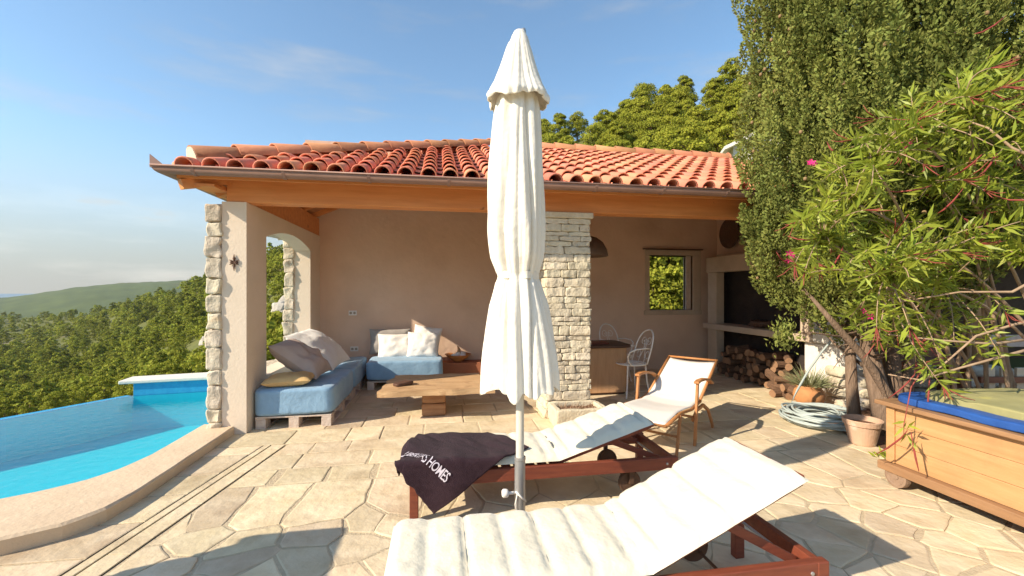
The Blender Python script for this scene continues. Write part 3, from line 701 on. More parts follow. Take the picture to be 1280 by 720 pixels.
# timber
MB().box(XP + .04, 5.6, YF + .012, YF + .20, ZW + .002, ZW + .262).build('front_beam', M['beam'], pav, bev=.006)
MB().box(XP + .035, XI - .012, YF + .205, YB - .003, ZW + .002, ZW + .29).build('wall_beam', M['beam'], pav, bev=.006)
EX, EY, EZ = -2.465, 4.515, 2.60; PIT = R(23.3); tp = math.tan(PIT); RY = 7.9; RX = EX + RY - EY; RZ = EZ + (RY - EY) * tp; XE = 5.75
def sheet(mb, dz, th, inset=0):
    A = (EX + inset, EY + inset, EZ - dz + inset * tp); B = (XE, EY + inset, EZ - dz + inset * tp); Cc = (XE, RY, RZ - dz); D_ = (RX, RY, RZ - dz); E_ = (EX + inset, RY, EZ - dz + inset * tp)
    for tri in ([A, B, Cc, D_], [A, D_, E_]):
        n = len(tri); mb.add(tri + [(x, y, z - th) for x, y, z in tri], [tuple(range(n)), tuple(range(2 * n - 1, n - 1, -1))])
mb = MB(); sheet(mb, .055, .025, .03); mb.build('ceiling', M['planks'], pav)
mb = MB()
for x in np.arange(-1.5, 5.6, .62): mb.bar((x, YF + .215, EZ - .115 + (YF + .215 - EY) * tp), (x, min(RY, EY + x - EX) - .36, EZ - .115 + (min(RY, EY + x - EX) - EY - .36) * tp), .07, .065)
for y in np.arange(5.2, 7.5, .55): mb.bar((EX + .06, y, EZ - .115 + .06 * tp), (EX + (y - EY) - .06, y, EZ - .115 + (y - EY - .06) * tp), .07, .065)
mb.bar((EX + .04, EY + .04, EZ - .13), (RX, RY, RZ - .16), .09, .09); mb.build('rafters', M['beam'], pav)
mb = MB(); mb.box(EX + .03, XE, EY + .015, EY + .04, EZ - .07, EZ - .02); mb.box(EX + .005, EX + .03, EY + .041, RY, EZ - .07, EZ - .02); mb.build('fascia', M['beam'], pav)
mb = MB(); mb.box(EX + .1, XP + .035, YF - .22, YF - .06, ZW + .10, ZW + .125); mb.box(EX + .1, XP + .03, YF - .055, YF + .13, ZW + .11, ZW + .15); mb.build('eave_board', M['beam'], pav)
# tiles: courses of barrel tiles over pans
def tiles(mb, o, ea, eb, length, width, sp=.222, ph0=.1):
    o = Vector(o); ea = Vector(ea); up = Vector((eb[0] * math.cos(PIT), eb[1] * math.cos(PIT), math.sin(PIT))); nn = ea.cross(up)
    if nn.z < 0: nn = -nn
    n = int(width / sp); ex = .335
    for i in range(n):
        a = ph0 + i * sp; Ls = length(a) / math.cos(PIT)
        if Ls < .12: continue
        s = -.05; r = 0
        while s < Ls - .05:
            e = min(s + ex + .06, Ls + .02); t = min(1, max(0, random.gauss(.5, .2))); ja = random.gauss(0, .004); js = random.gauss(0, .006) if r else random.gauss(0, .01)
            vs = []; q = 9
            for (ss, rad, lift) in ((s + js, .084, .050), (e, .068, .022)):
                for thk in (0, .014):
                    for j in range(q):
                        th = math.pi * j / (q - 1); rr = rad - thk
                        vs.append(o + ea * (a + ja + math.cos(th) * rr) + up * ss + nn * (lift + math.sin(th) * rr - (.0 if thk == 0 else .002)))
            fs = []
            for j in range(q - 1): fs += [(j, j + 1, 2 * q + j + 1, 2 * q + j), (q + j + 1, q + j, 3 * q + j, 3 * q + j + 1), (j + 1, j, q + j, q + j + 1)]
            mb.add(vs, fs, t)
            # the pan to its right
            vs = []
            for (ss, rad, lift) in ((s + js - .02, .066, .050), (e, .078, .030)):
                for j in range(7):
                    th = math.pi + math.pi * j / 6; vs.append(o + ea * (a + sp / 2 + math.cos(th) * rad) + up * ss + nn * (lift + .016 + math.sin(th) * rad * .5))
            if ss < length(a + sp / 2) / math.cos(PIT) + .1: mb.add(vs, [(j, j + 1, 7 + j + 1, 7 + j) for j in range(6)], min(1, max(0, t + random.gauss(-.1, .15))))
            s += ex; r += 1
random.seed(31)
mb = MB()
tiles(mb, (EX, EY, EZ), (1, 0, 0), (0, 1), lambda a: min(RY - EY, a), XE - EX, ph0=.13)
tiles(mb, (EX, EY, EZ), (0, 1, 0), (1, 0), lambda a: min(RX - EX, a), RY - EY, ph0=.16)
roof = mb.build('roof', M['tile'], pav, smooth=True)
mb = MB()
def caps(a, b, rad, w):
    a = Vector(a); b = Vector(b); d = (b - a); L = d.length; d.normalize(); side = d.cross(Vector((0, 0, 1))).normalized(); up = side.cross(d); s = 0; q = 11
    while s < L:
        e = min(s + w + .05, L + .02); vs = []; t = random.random()
        for (ss, rr, lf) in ((s, rad, .018), (e, rad * .86, 0)):
            for thk in (0, .016):
                for j in range(q):
                    th = -.15 + (math.pi + .3) * j / (q - 1); vs.append(a + d * ss + side * math.cos(th) * (rr - thk) + up * (lf + math.sin(th) * (rr - thk)))
        fs = []
        for j in range(q - 1): fs += [(j, j + 1, 2 * q + j + 1, 2 * q + j), (q + j + 1, q + j, 3 * q + j, 3 * q + j + 1), (j + 1, j, q + j, q + j + 1)]
        mb.add(vs, fs, t); s += w
caps((EX + .11, EY + .11, EZ + .085 + .11 * tp), (RX, RY, RZ + .085), .115, .40); caps((RX, RY, RZ + .075), (XE, RY, RZ + .075), .115, .40)
mb.build('ridge_tiles', M['tile_brown'], roof, smooth=True)
mb = MB(); c = Vector((EX + .135, EY + .135, EZ + .09 + .12 * tp)); dd = Vector((1, 1, tp)).normalized(); sd_ = dd.cross(Vector((0, 0, 1))).normalized(); uu = sd_.cross(dd)
vs = [c - dd * .045 + sd_ * math.cos(t) * .102 + uu * (.018 + math.sin(t) * .102) for t in np.linspace(0, 2 * math.pi, 20, endpoint=False)]; vs2 = [v + dd * .08 for v in vs]
mb.add(vs + vs2, [tuple(range(20)), tuple(range(39, 19, -1))] + [(i, (i + 1) % 20, 20 + (i + 1) % 20, 20 + i) for i in range(20)]); mb.build('mortar_plug', M['mortar'], roof, fix=True)
# gutter
mb = MB(); q = 9; gr = .062
prof = [(math.cos(t) * gr, math.sin(t) * gr) for t in np.linspace(math.pi, 2 * math.pi, q)]
path = [((XE, EY - gr + .01), (0, -1)), ((EX - gr + .005, EY - gr + .005), None), ((EX - gr + .01, RY), (-1, 0))]
vs = []
for th_ in (0, .004):
    for k, (p, dr_) in enumerate(path):
        for (u, zz) in prof:
            kx = 1 - th_ / gr; u2, z2 = u * kx, zz * kx
            if k == 0: vs.append((p[0], p[1] - u2, EZ + z2))
            elif k == 1: vs.append((p[0] - u2, p[1] - u2, EZ + z2))
            else: vs.append((p[0] - u2, p[1], EZ + z2))
fs = []
for L in (0, 1):
    for k in range(2):
        for j in range(q - 1): o = L * 3 * q + k * q + j; fs.append((o, o + 1, o + q + 1, o + q))
for k in range(2):
    for j in (0, q - 1): o = k * q + j; fs.append((o, o + q, 3 * q + o + q, 3 * q + o))
mb.add(vs, fs)
for (a, b) in (((XE, EY - 2 * gr + .008, EZ + .004), (EX - 2 * gr + .002, EY - 2 * gr + .002, EZ + .004)), ((EX - 2 * gr + .002, EY - 2 * gr + .002, EZ + .004), (EX - 2 * gr + .008, RY, EZ + .004))): mb.tube([a, b], .009, 6)
gut = mb.build('gutter', M['gutter'], pav, smooth=True, fix=True)
for x in np.arange(-2.25, 5.6, .78):
    mb = MB(); pts_ = [(x, EY + .012, EZ - .02)] + [(x, EY - gr + .01 - math.cos(t) * gr * 1.06, EZ + math.sin(t) * gr * 1.06) for t in np.linspace(2 * math.pi, math.pi, 9)][0:] 
    for a, b in zip(pts_[1:-1], pts_[2:]): mb.bar(a, b, .03, .006, up=(0, 0, 1))
    mb.bar((x, EY - 2 * gr + .004, EZ), (x, EY + .01, EZ + .008), .022, .005)
    mb.build('gutter_bracket', M['gutter'], gut)
mb = MB(); mb.prism([(EX - .135, EY - .12), (EX - .13, EY - .126), (EX - .05, EY - .126), (EX - .05, EY - .12)], 0, .004)
mb = MB(); mb.add([(EX - .127, EY - .118, EZ - .02), (EX - .02, EY - .118, EZ - .0), (EX - .03, EY - .118, EZ + .02), (EX - .127, EY - .118, EZ + .10), (EX - .127, EY - .02, EZ), (EX - .127, EY - .02, EZ + .02)], [(0, 1, 2, 3), (0, 3, 5, 4)]); mb.build('splash_guard', M['gutter'], gut, solid=.004)
# built-in ledge along the back wall
MB().box(XI + .002, 2.6, YB - .30, YB - .002, 0, .27).build('wall_bench', M['terra'], pav, bev=.01)

# ------------------------------------------------------------------ grill hearth and firewood
ht = thing('grill_hearth', 'stone grill hearth with a deep sooty opening at the right wall', 'fireplace', (0, 0, 0))
FX = 4.87; FY0, FY1 = 4.55, YB - .008
MB().box(FX, FX + .16, 7.02, 7.27, .0, 1.80).build('side_post', M['hearth'], ht, bev=.01)
MB().box(FX + .003, FX + .16, 4.98, 5.20, .885, 1.80).build('side_post', M['hearth'], ht, bev=.01)
MB().box(FX - .012, FX + .18, 4.9, 7.30, 1.803, 2.08).build('lintel', M['hearth'], ht, bev=.012)
MB().box(FX - .055, XR - .003, 4.95, 7.34, .78, .88).build('hearth_shelf', M['hearth'], ht, bev=.012)
MB().box(FX + .20, XR + .28, 4.9, 7.29, 2.083, 2.14).build('hood_top', M['hearth'], ht)
mb = MB(); mb.box(XR - .05, XR - .004, 5.2, 7.28, .002, 2.08); mb.box(FX + .165, XR - .052, 7.2, 7.28, .883, 1.80); mb.build('fire_back', M['soot'], ht)
mb = MB(); mb.box(FX + .02, XR + .3, 4.5, 5.15, 0, .775); pr = mb.build('low_pier', M['whitewall'], ht, bev=.02)
MB().box(FX - .06, XR + .34, 4.44, 4.94, .79, .93).build('pier_cap', M['whitewall'], ht, bev=.02)
mb = MB(); mb.lathe([(.0001, 0), (.1, 0), (.17, .04), (.19, .1), (.17, .1), (.1, .05), (.0001, .03)], 20, (5.08, 6.1, .885)); 
for i in range(12): mb.bar((5.0 + random.uniform(-.1, .2), 5.9 + i * .04, .91), (5.1 + random.uniform(-.1, .1), 5.95 + i * .04, .98), .04, .04)
tag(mb.build('ash_bowl', M['iron'], smooth=True), 'dark ash bowl lying inside the sooty grill opening', 'bowl')
LOGS = []
random.seed(3)
for i in range(4):
    mb = MB(); L = .36; k = 9; rr = [random.uniform(.8, 1.15) for _ in range(k)] if i < 2 else [1.1, .9, .7, .45, .35, .5, .8, 1.0, 1.1]
    vs = []
    for e in (-L / 2, L / 2):
        for j in range(k): a = 2 * math.pi * j / k; vs.append((e, math.cos(a) * .062 * rr[j], math.sin(a) * .062 * rr[j]))
    mb.add(vs, [(j, (j + 1) % k, k + (j + 1) % k, k + j) for j in range(k)], random.random()); mb.add(vs, [tuple(range(k))[::-1], tuple(range(k, 2 * k))], .5, 1)
    LOGS.append(mb.mesh('firewood_log', [M['log'], M['logcut']]))
def log(x, y, z, rz, k, lab, grp, sc=1):
    o = link('firewood_log', LOGS[k]); o.location = (x, y, z); o.rotation_euler = (random.uniform(0, 6.28), random.uniform(-.15, .15), rz); o.scale = (sc, sc * random.uniform(.8, 1.1), sc * random.uniform(.8, 1.1)); tag(o, lab, 'log', grp)
for row in range(5):
    for i in range(14 - row):
        y = 5.30 + i * .125 + row * .06 + random.uniform(-.02, .02)
        log(4.99 + random.uniform(-.05, .05), y, .06 + row * .105, random.uniform(-.25, .25) if random.random() < .7 else random.uniform(.6, 1.6), random.randrange(4), 'split firewood log stored in the niche under the grill shelf', 'firewood logs under the grill shelf')
for i in range(7): log(4.72 + random.uniform(-.12, .1), 5.22 + random.uniform(-.15, .4), .055 + .09 * (i % 3), random.uniform(0, 3), random.randrange(4), 'firewood log tumbled out in front of the white pier', 'firewood logs by the white pier')

# ------------------------------------------------------------------ loungers
def path_pos(s, hinge, ang, z0):
    """point and upward normal on the bed surface at s metres along it"""
    if s <= hinge: return s, z0, 0.0
    return hinge + (s - hinge) * math.cos(ang), z0 + (s - hinge) * math.sin(ang), ang
def cushion_mb(length, width, hinge, ang, z0, seam, T=.055, seed=0, offs=0.0):
    mb = MB(); nu, nv = 96, 22
    def th(s, v):
        q = ((s - offs) % seam) / seam; puff = .45 + .55 * (1 - abs(2 * q - 1) ** 5) ** .6
        if abs(s) < .0001 or s > length - .0001: puff = .5
        edge = max(0.0, 1 - abs(v) ** 7) ** .5; en = min(1, max(0, min(s, length - s) / .03)) ** .5
        wr = 1 + .20 * noise.noise(Vector((s * 7, v * 2.2, seed))) + .12 * noise.noise(Vector((s * 22, v * 6, seed + 5)))
        return T * puff * edge * en * wr
    def pos(u, v_, top):
        s = u * length; v = v_ * 2 - 1; a = hinge - .05; x, z, an = path_pos(s, hinge, ang, z0)
        w2 = width / 2 * (1 + .012 * noise.noise(Vector((s * 9, v, seed + 2))))
        sag = -.004 * (1 - v * v); t = th(s, v) if top else -.012 * max(0.0, 1 - abs(v) ** 7) ** .5
        t += .017
        return (x - math.sin(an) * t, v * w2, z + math.cos(an) * t + sag)
    mb.grid(lambda u, v: pos(u, v, True), nu, nv); mb.grid(lambda u, v: pos(1 - u, v, False), nu, nv)
    return mb
def make_lounger(label, loc, ang, seam, seed, coff=0.0, hx=.98, BL=.70):
    t = thing('sun_lounger', label, 'sun lounger', loc, 0, 'red brown wooden sun loungers on the terrace')
    L, Wd, H = 1.83, .56, .30; w2 = Wd / 2
    for y in (-w2 + .02, w2 - .02): MB().box(.0, L, y - .02, y + .02, H - .085, H).build('side_rail', M['lounger'], t, bev=.004)
    for x in (.0405, L - .036): MB().box(x - .018, x + .018, -w2 + .041, w2 - .041, H - .08, H - .002).build('end_rail', M['lounger'], t, bev=.003)
    for (x, y) in ((.028, -w2 + .02), (.028, w2 - .02), (L - .03, -w2 + .02), (L - .03, w2 - .02)):
        MB().box(x - .027, x + .027, y - .0225, y + .0225, 0, H - .0005 if x > 1 else H - .0002).build('leg', M['lounger'], t, bev=.004)
    mb = MB()
    for i in range(11):
        x = .10 + i * .082; mb.box(x, x + .06, -w2 + .042, w2 - .042, H - .018, H - .001)
    mb.build('seat_slats', M['lounger'], t, bev=.003)
    mb = MB(); c, s = math.cos(ang), math.sin(ang)
    for y in (-w2 + .066, w2 - .066): mb.bar((hx, y, H + .005), (hx + BL * c, y, H + .005 + BL * s), .035, .042, up=(-s, 0, c))
    for i in range(8):
        q = .05 + i * .086; mb.bar((hx + q * c - s * .012, -w2 + .085, H + .005 + q * s + c * .012), (hx + q * c - s * .012, w2 - .085, H + .005 + q * s + c * .012), .06, .014, up=(-s, 0, c))
    mb.bar((hx + BL * c, -w2 + .05, H + .005 + BL * s), (hx + BL * c, w2 - .05, H + .005 + BL * s), .045, .036, up=(-s, 0, c))
    mb.build('back_frame', M['lounger'], t, bev=.003)
    q = .40
    for y in (-w2 + .10, w2 - .10):
        mb = MB(); mb.bar((hx + q * c, y, H - .012 + q * s), (L - .085, y, H - .045), .022, .04); mb.build('support_strut', M['lounger'], t, bev=.003)
    mb = MB(); mb.tube([(L - .09, -w2 + .045, H - .045), (L - .09, w2 - .045, H - .045)], .007, 8); mb.build('support_rod', M['steel'], t)
    for y in (-w2 + .075, w2 - .075):
        mb = MB(); mb.lathe([(.0001, -.022), (.014, -.022), (.016, -.014), (.058, -.014), (.075, -.017), (.08, -.008), (.08, .008), (.075, .017), (.058, .014), (.016, .014), (.014, .022), (.0001, .022)], 28)
        mb.xform(Matrix.Translation((L - .33, y, .12)) @ Matrix.Rotation(R(90), 4, 'X')); mb.build('wheel', M['darkwood'], t, smooth=False)
    mb = MB(); mb.tube([(L - .33, -w2 + .05, .12), (L - .33, w2 - .05, .12)], .008, 8); mb.bar((L - .33, -w2 + .045, .12), (L - .33, -w2 + .045, H - .08), .02, .03, up=(1, 0, 0)); mb.bar((L - .33, w2 - .045, .12), (L - .33, w2 - .045, H - .08), .02, .03, up=(1, 0, 0))
    mb.build('axle', M['darkwood'], t)
    mb = MB()
    for x, z in ((L - .085, H - .042), (.028, H - .045)): mb.lathe([(.0001, 0), (.009, .0), (.008, .004), (.0001, .006)], 10)
    for i in range(len(mb.v)):
        v = mb.v[i]; x, z = ((L - .085, H - .042), (.028, H - .045))[0 if i < len(mb.v) / 2 else 1]; mb.v[i] = (x + v[0], -w2 - .0005 - v[2], z + v[1])
    mb.build('bolt_head', M['steel'], t)
    cu = cushion_mb(hx + .02 + BL + .02, Wd - .02, hx + .03, ang, H + .006, seam, seed=seed, offs=coff); o = cu.build('cushion', M['cushion'], t, smooth=True, fix=True); o.location = (-.03, 0, 0)
    return t
front = make_lounger('near wooden sun lounger with ribbed cream cushion and raised blank back', (-.19, 1.875, 0), R(24.5), .165, 3, hx=1.03, BL=.78)
mid = make_lounger('wooden sun lounger half covered by the dark towel behind the parasol pole', (-.19, 3.06, 0), R(17.5), .185, 9)

# towel thrown across the foot of the second lounger
LX0, LY0, LZT = -.225, 2.785, .385
def on_bed(p, lift=0.0):
    """lay a flat towel point over the bed: it folds down past the near side and the foot"""
    x, y = p; z = LZT; rr = .03
    wob = .016 * noise.noise(Vector((x * 5, y * 5, 1))) + .015 * noise.noise(Vector((x * 2.2 + y * 5, y * 2, 4))) + .018 * abs(noise.noise(Vector((x * 9 + y * 7, y * 3 - x * 2, 8))))
    ox, oy, oz = x, y, z + wob + lift
    dy = LY0 - y; dx = LX0 - x
    if dy > 0:
        k = min(dy, rr); oy = LY0 - rr * math.sin(min(1.57, dy / rr)) - max(0, dy - .047) * .06 - lift - .012 * (1 + math.sin(x * 17)) * min(1, dy * 6); oz = z - rr * (1 - math.cos(min(1.57, dy / rr))) - max(0, dy - rr * 1.57) + wob * (1 - min(1, dy * 8))
    elif dx > 0:
        ox = LX0 - rr * math.sin(min(1.57, dx / rr)) - max(0, dx - .047) * .1 - lift - .01 * math.sin(y * 21) * min(1, dx * 6); oz = z - rr * (1 - math.cos(min(1.57, dx / rr))) - max(0, dx - rr * 1.57)
    if dy > 0 and dx > 0: ox = LX0 - min(dx, .05) - lift * .5
    return (ox, oy, oz)
TA, TB, TC, TD = Vector((-.16, 3.30)), Vector((.60, 2.90)), Vector((-.04, 2.45)), Vector((-.36, 2.86)); TE = Vector((.36, 3.29))
def towel_uv(u, v):        # u along D->C edge, v from that edge inwards
    a = TD.lerp(TC, u); b = TA.lerp(TE, min(1, u / .55)) if u < .55 else TE.lerp(TB, (u - .55) / .45)
    p = a.lerp(b, v); e = .012 * noise.noise(Vector((u * 9, v * 9, 3))) ; return Vector((p.x + e, p.y + e))
mb = MB(); mb.grid(lambda u, v: on_bed(towel_uv(u, v)), 90, 90)
tw = mb.build('beach_towel', M['towel'], smooth=True, solid=.009); tag(tw, 'dark plum towel with pale printed letters draped over a lounger foot', 'towel')
cu = bpy.data.curves.new('towel_lettering', 'FONT'); cu.body = 'LIBERTAS HOMES'; cu.size = .075; cu.space_character = .92; cu.resolution_u = 3; cu.offset = .0006
tmp = bpy.data.objects.new('towel_lettering', cu); COL.objects.link(tmp); bpy.context.view_layer.update()
me = bpy.data.meshes.new_from_object(tmp.evaluated_get(bpy.context.evaluated_depsgraph_get())); bpy.data.objects.remove(tmp)
bm = bmesh.new(); bm.from_mesh(me); bmesh.ops.triangulate(bm, faces=bm.faces); bmesh.ops.subdivide_edges(bm, edges=bm.edges, cuts=2)
xs = [v.co.x for v in bm.verts]; wdt = max(xs); eL = (TC - TD).length
LS, LE = Vector((-.245, 2.885)), Vector((.03, 2.645)); ld = (LE - LS).normalized(); lu = Vector((-ld.y, ld.x))
for v in bm.verts:
    p = LS + ld * (v.co.x / wdt * (LE - LS).length) + lu * (v.co.y * 1.15); v.co = Vector(on_bed(p, .013))
bm.to_mesh(me); bm.free(); me.materials.clear(); me.materials.append(M['print']); lo = link('lettering', me, tw)

# ------------------------------------------------------------------ closed parasol
ux, uy = .455, 2.452
um = thing('closed_parasol', 'tall folded cream parasol on a steel pole between two loungers', 'parasol', (ux, uy, 0))
MB().lathe([(.0001, 0), (.235, 0), (.24, .02), (.235, .045), (.20, .06), (.06, .07), (.0001, .07)], 40).build('base', M['concrete'], um, smooth=True)
MB().lathe([(.0001, .06), (.05, .06), (.05, .075), (.031, .085), (.031, .48), (.033, .485), (.033, .50), (.0001, .50)], 24).build('sleeve', M['steel'], um, smooth=False)
MB().lathe([(.0235, .45), (.0235, 2.90), (.0001, 2.90)], 20).build('pole', M['pole'], um, smooth=True)
mb = MB(); mb.tube([(-.028, -.01, .30), (-.075, -.025, .305)], .009, 8); mb.lathe([(.0001, 0), (.018, .002), (.024, .012), (.024, .03), (.017, .038), (.0001, .04)], 12)
for i in range(len(mb.v) - 72, len(mb.v)): v = mb.v[i]; mb.v[i] = (-.07 - v[2], -.024 + v[0], .306 + v[1])
mb.tube([(-.03, -.02, .31), (.0, -.04, .285), (.03, -.02, .25)], .006, 6); mb.tube([(-.02, -.03, .30), (-.033, -.03, .24), (-.02, -.03, .19)], .004, 6)
mb.build('clamp_knob', M['knob'], um, smooth=True)
def cloth(prof, amps, nfold, seed, hem=None, n=180, sub=5):
    zs = np.array([p[1] for p in prof]); rs = np.array([p[0] for p in prof]); am = np.array(amps); k = (len(prof) - 1) * sub + 1
    tt = np.linspace(0, len(prof) - 1, k); ii = np.arange(len(prof))
    zz = np.interp(tt, ii, zs); rr = np.interp(tt, ii, rs); aa = np.interp(tt, ii, am)
    if k > 8:
        ker = np.array([1, 2, 3, 2, 1]) / 9; pad = np.pad(rr, 2, mode='edge'); rr = np.convolve(pad, ker, 'valid')
    mb = MB(); vs = []
    for i in range(k):
        for j in range(n):
            a = 2 * math.pi * j / n; x, y = math.cos(a), math.sin(a); z = zz[i]
            ph_ = a + .35 * noise.noise(Vector((x * 1.3, y * 1.3, z * 1.1 + seed))) + .06 * math.sin(z * 4)
            f = abs(math.cos(nfold * ph_ / 2)) ** .8; f2 = noise.noise(Vector((x * 3.2, y * 3.2, z * .9 + seed + 7))); f3 = noise.noise(Vector((x * 8, y * 8, z * 2.2 + seed + 3)))
            cr_ = max(0, .5 - abs(((ph_ * nfold / 6.2832) % 1) - .5) * 3.2) ** 1.5; r = rr[i] * (1 + aa[i] * (.45 * (f - .62) - 1.5 * cr_ * (.45 + f2) + .75 * f2 + .22 * f3))
            dz = 0
            if hem and i > k - sub * 1 - 1: q = (i - (k - sub - 1)) / sub; dz = -hem * q * (f2 * 1.3 + .45 * math.sin(3 * a + 1) + .35 * (f - .5))
            vs.append((r * x + .02 * math.sin(z * 1.7 + 1) * (1 if aa[i] > .1 else .4), r * y, z + dz))
    fs = [(i * n + j, i * n + (j + 1) % n, (i + 1) * n + (j + 1) % n, (i + 1) * n + j) for i in range(k - 1) for j in range(n)]
    mb.add(vs, fs); return mb
mb = cloth([(.09, 2.60), (.108, 2.56), (.122, 2.47), (.132, 2.33), (.147, 2.15), (.154, 1.98), (.153, 1.80), (.138, 1.65), (.112, 1.565), (.106, 1.54), (.118, 1.50), (.150, 1.37), (.182, 1.17), (.202, 1.03), (.214, .92), (.216, .89)],
           [.15, .2, .25, .28, .30, .32, .32, .30, .24, .2, .24, .30, .32, .33, .34, .36], 7, 2.0, hem=.05)
o = mb.build('canopy', M['canvas'], um, smooth=True, solid=.004)
mb = cloth([(.112, 1.566), (.111, 1.552), (.110, 1.538), (.111, 1.525)], [.2, .2, .2, .2], 8, 2.0); mb.build('tie_strap', M['canvas'], o, smooth=True, solid=.004)
mb = cloth([(.004, 2.955), (.030, 2.95), (.042, 2.92), (.072, 2.84), (.100, 2.74), (.134, 2.64), (.163, 2.58), (.175, 2.555), (.166, 2.535)], [.02, .05, .08, .12, .15, .18, .20, .22, .24], 6, 5.0, hem=.03)
mb.build('vent_cap', M['canvas'], o, smooth=True, solid=.004)
MB().lathe([(.0001, 2.975), (.012, 2.97), (.016, 2.955), (.012, 2.94)], 12, (.02, 0, 0)).build('finial', M['steel'], um, smooth=True)

# ------------------------------------------------------------------ sofas of pallets
def pallet(mb, x0, x1, y0, y1, z=0):
    n = 7
    for i in range(n):
        y = y0 + (y1 - y0 - .09) * i / (n - 1); mb.box(x0, x1, y, y + .09, z + .112, z + .13)
    for x in (x0, (x0 + x1) / 2 - .05, x1 - .1): mb.box(x + .0, x + .1, y0 + .001, y1 - .001, z + .094, z + .1115)
    for x in (x0 + .002, (x0 + x1) / 2 - .05, x1 - .102):
        for y in (y0 + .002, (y0 + y1) / 2 - .06, y1 - .142): mb.box(x, x + .1, y, y + .14, z + .018, z + .0935)
        mb.box(x, x + .1, y0 + .001, y1 - .001, z, z + .0175)
def mattress(x0, x1, y0, y1, z0, z1, seed):
    mb = MB(); c = ((x0 + x1) / 2, (y0 + y1) / 2, (z0 + z1) / 2); random.seed(seed)
    mb.stone(c, ((x1 - x0) / 2, (y1 - y0) / 2, (z1 - z0) / 2), 22, .014, 3.2, 12); return mb
def sofa(label, x0, x1, y0, y1, seed):
    t = thing('pallet_sofa', label, 'sofa', ((x0 + x1) / 2, (y0 + y1) / 2, 0), 0, 'pallet sofas with blue mattresses'); m = Matrix.Translation((-(x0 + x1) / 2, -(y0 + y1) / 2, 0))
    mb = MB(); pallet(mb, x0, x1, y0, y1); mb.xform(m); mb.build('pallet', M['whitepaint'], t, bev=.003)
    mb = mattress(x0 - .02, x1 + .02, y0 - .02, y1 + .015, .132, .425, seed); mb.xform(m); mb.build('mattress', M['blue'], t, smooth=True)
    return t
sofa('blue mattress on a whitewashed pallet beside the front pillar', -1.92, -1.16, 4.93, 6.12, 1)
sofa('blue mattress on a pallet in the corner behind the front pallet sofa', -1.92, -1.16, 6.155, 7.24, 2)
sofa('blue mattress on a pallet against the back wall with a grey bolster', -1.06, .02, 6.62, 7.24, 4)
def pillow(name, label, mat, w, h, t, loc, rot, seed, grp=None, cat='pillow'):
    mb = MB(); n = 20
    def f(u, v, sg):
        a, b = u * 2 - 1, v * 2 - 1; e = max(0, (1 - a * a) * (1 - b * b)) ** .42; sc = 1 - .07 * (a * a * (1 - b * b) + b * b * (1 - a * a)) * 1.0
        wr = 1 + .28 * noise.noise(Vector((a * 2.2, b * 2.2, seed))) + .14 * noise.noise(Vector((a * 5, b * 5, seed + 3)))
        return (a * w / 2 * (1 - .07 * (1 - b * b)), b * h / 2 * (1 - .07 * (1 - a * a)), sg * t / 2 * e * wr)
    mb.grid(lambda u, v: f(u, v, 1), n, n); mb.grid(lambda u, v: f(1 - u, v, -1), n, n)
    o = mb.build(name, mat, smooth=True, fix=True); o.location = loc; o.rotation_euler = rot; tag(o, label, cat, grp); return o
pillow('floor_cushion', 'flat straw yellow cushion at the front corner of the blue sofa', M['pillow_yellow'], .50, .36, .15, (-1.64, 5.12, .485), (0, R(-2), R(4)), 1, None, 'cushion')
pillow('pillow', 'mauve pillow leaning on the side wall above the yellow cushion', M['pillow_grey'], .66, .52, .30, (-1.63, 5.50, .655), (R(3), R(36), R(-4)), 4, 'loose pillows on the sofas')
pillow('pillow', 'big white pillow propped in the arched opening behind the mauve pillow', M['pillow_white'], .74, .80, .28, (-1.60, 6.16, .69), (R(2), R(37), R(-3)), 8, 'loose pillows on the sofas')
pillow('pillow', 'white pillow slumped at the far end of the side sofa', M['pillow_white'], .56, .60, .2, (-1.62, 6.86, .60), (R(2), R(44), R(6)), 10, 'loose pillows on the sofas')
pillow('bolster', 'upright grey bolster against the wall behind white pillows', M['cushion_grey'], .66, .42, .15, (-.82, 7.40, .63), (R(84), 0, 0), 12, None, 'bolster')
pillow('pillow', 'cream pillow slumped beside the grey bolster on the back sofa', M['pillow_white'], .58, .46, .2, (-.70, 7.20, .565), (R(62), 0, R(5)), 15, 'loose pillows on the sofas')
pillow('pillow', 'square bright white pillow standing on the back sofa', M['pillow_white'], .50, .42, .17, (-.27, 7.06, .60), (R(76), R(2), R(-3)), 17, 'loose pillows on the sofas')
pillow('pillow', 'white pillow tucked behind the square one on the back sofa', M['pillow_white'], .46, .46, .16, (-.22, 7.24, .66), (R(80), R(9), R(-6)), 20, 'loose pillows on the sofas')

# ------------------------------------------------------------------ slab table, pouch, bowl
t = thing('slab_table', 'low table of a thick rough wooden slab on a timber block', 'table', (-.03, 5.35, 0))
mb = MB()
def slab(u, v, top):
    a, b = u * 2 - 1, v * 2 - 1; x = a * (.60 + .05 * noise.noise(Vector((b * 2, 1, 0))) - .05 * b); y = b * (.46 + .035 * noise.noise(Vector((a * 2, 5, 0)))); z = .362 if top else .295
    return (x, y, z + .006 * noise.noise(Vector((x * 6, y * 6, 2))))
n = 24; mb.grid(lambda u, v: slab(u, v, 1), n, n); mb.grid(lambda u, v: slab(1 - u, v, 0), n, n)
rim = [(i / n, 0) for i in range(n)] + [(1, i / n) for i in range(n)] + [(1 - i / n, 1) for i in range(n)] + [(0, 1 - i / n) for i in range(n)]
for (a, b), (c, d) in zip(rim, rim[1:] + rim[:1]): mb.add([slab(a, b, 1), slab(a, b, 0), slab(c, d, 0), slab(c, d, 1)], [(0, 1, 2, 3)])
mb.build('tabletop', M['slab'], t, fix=True)
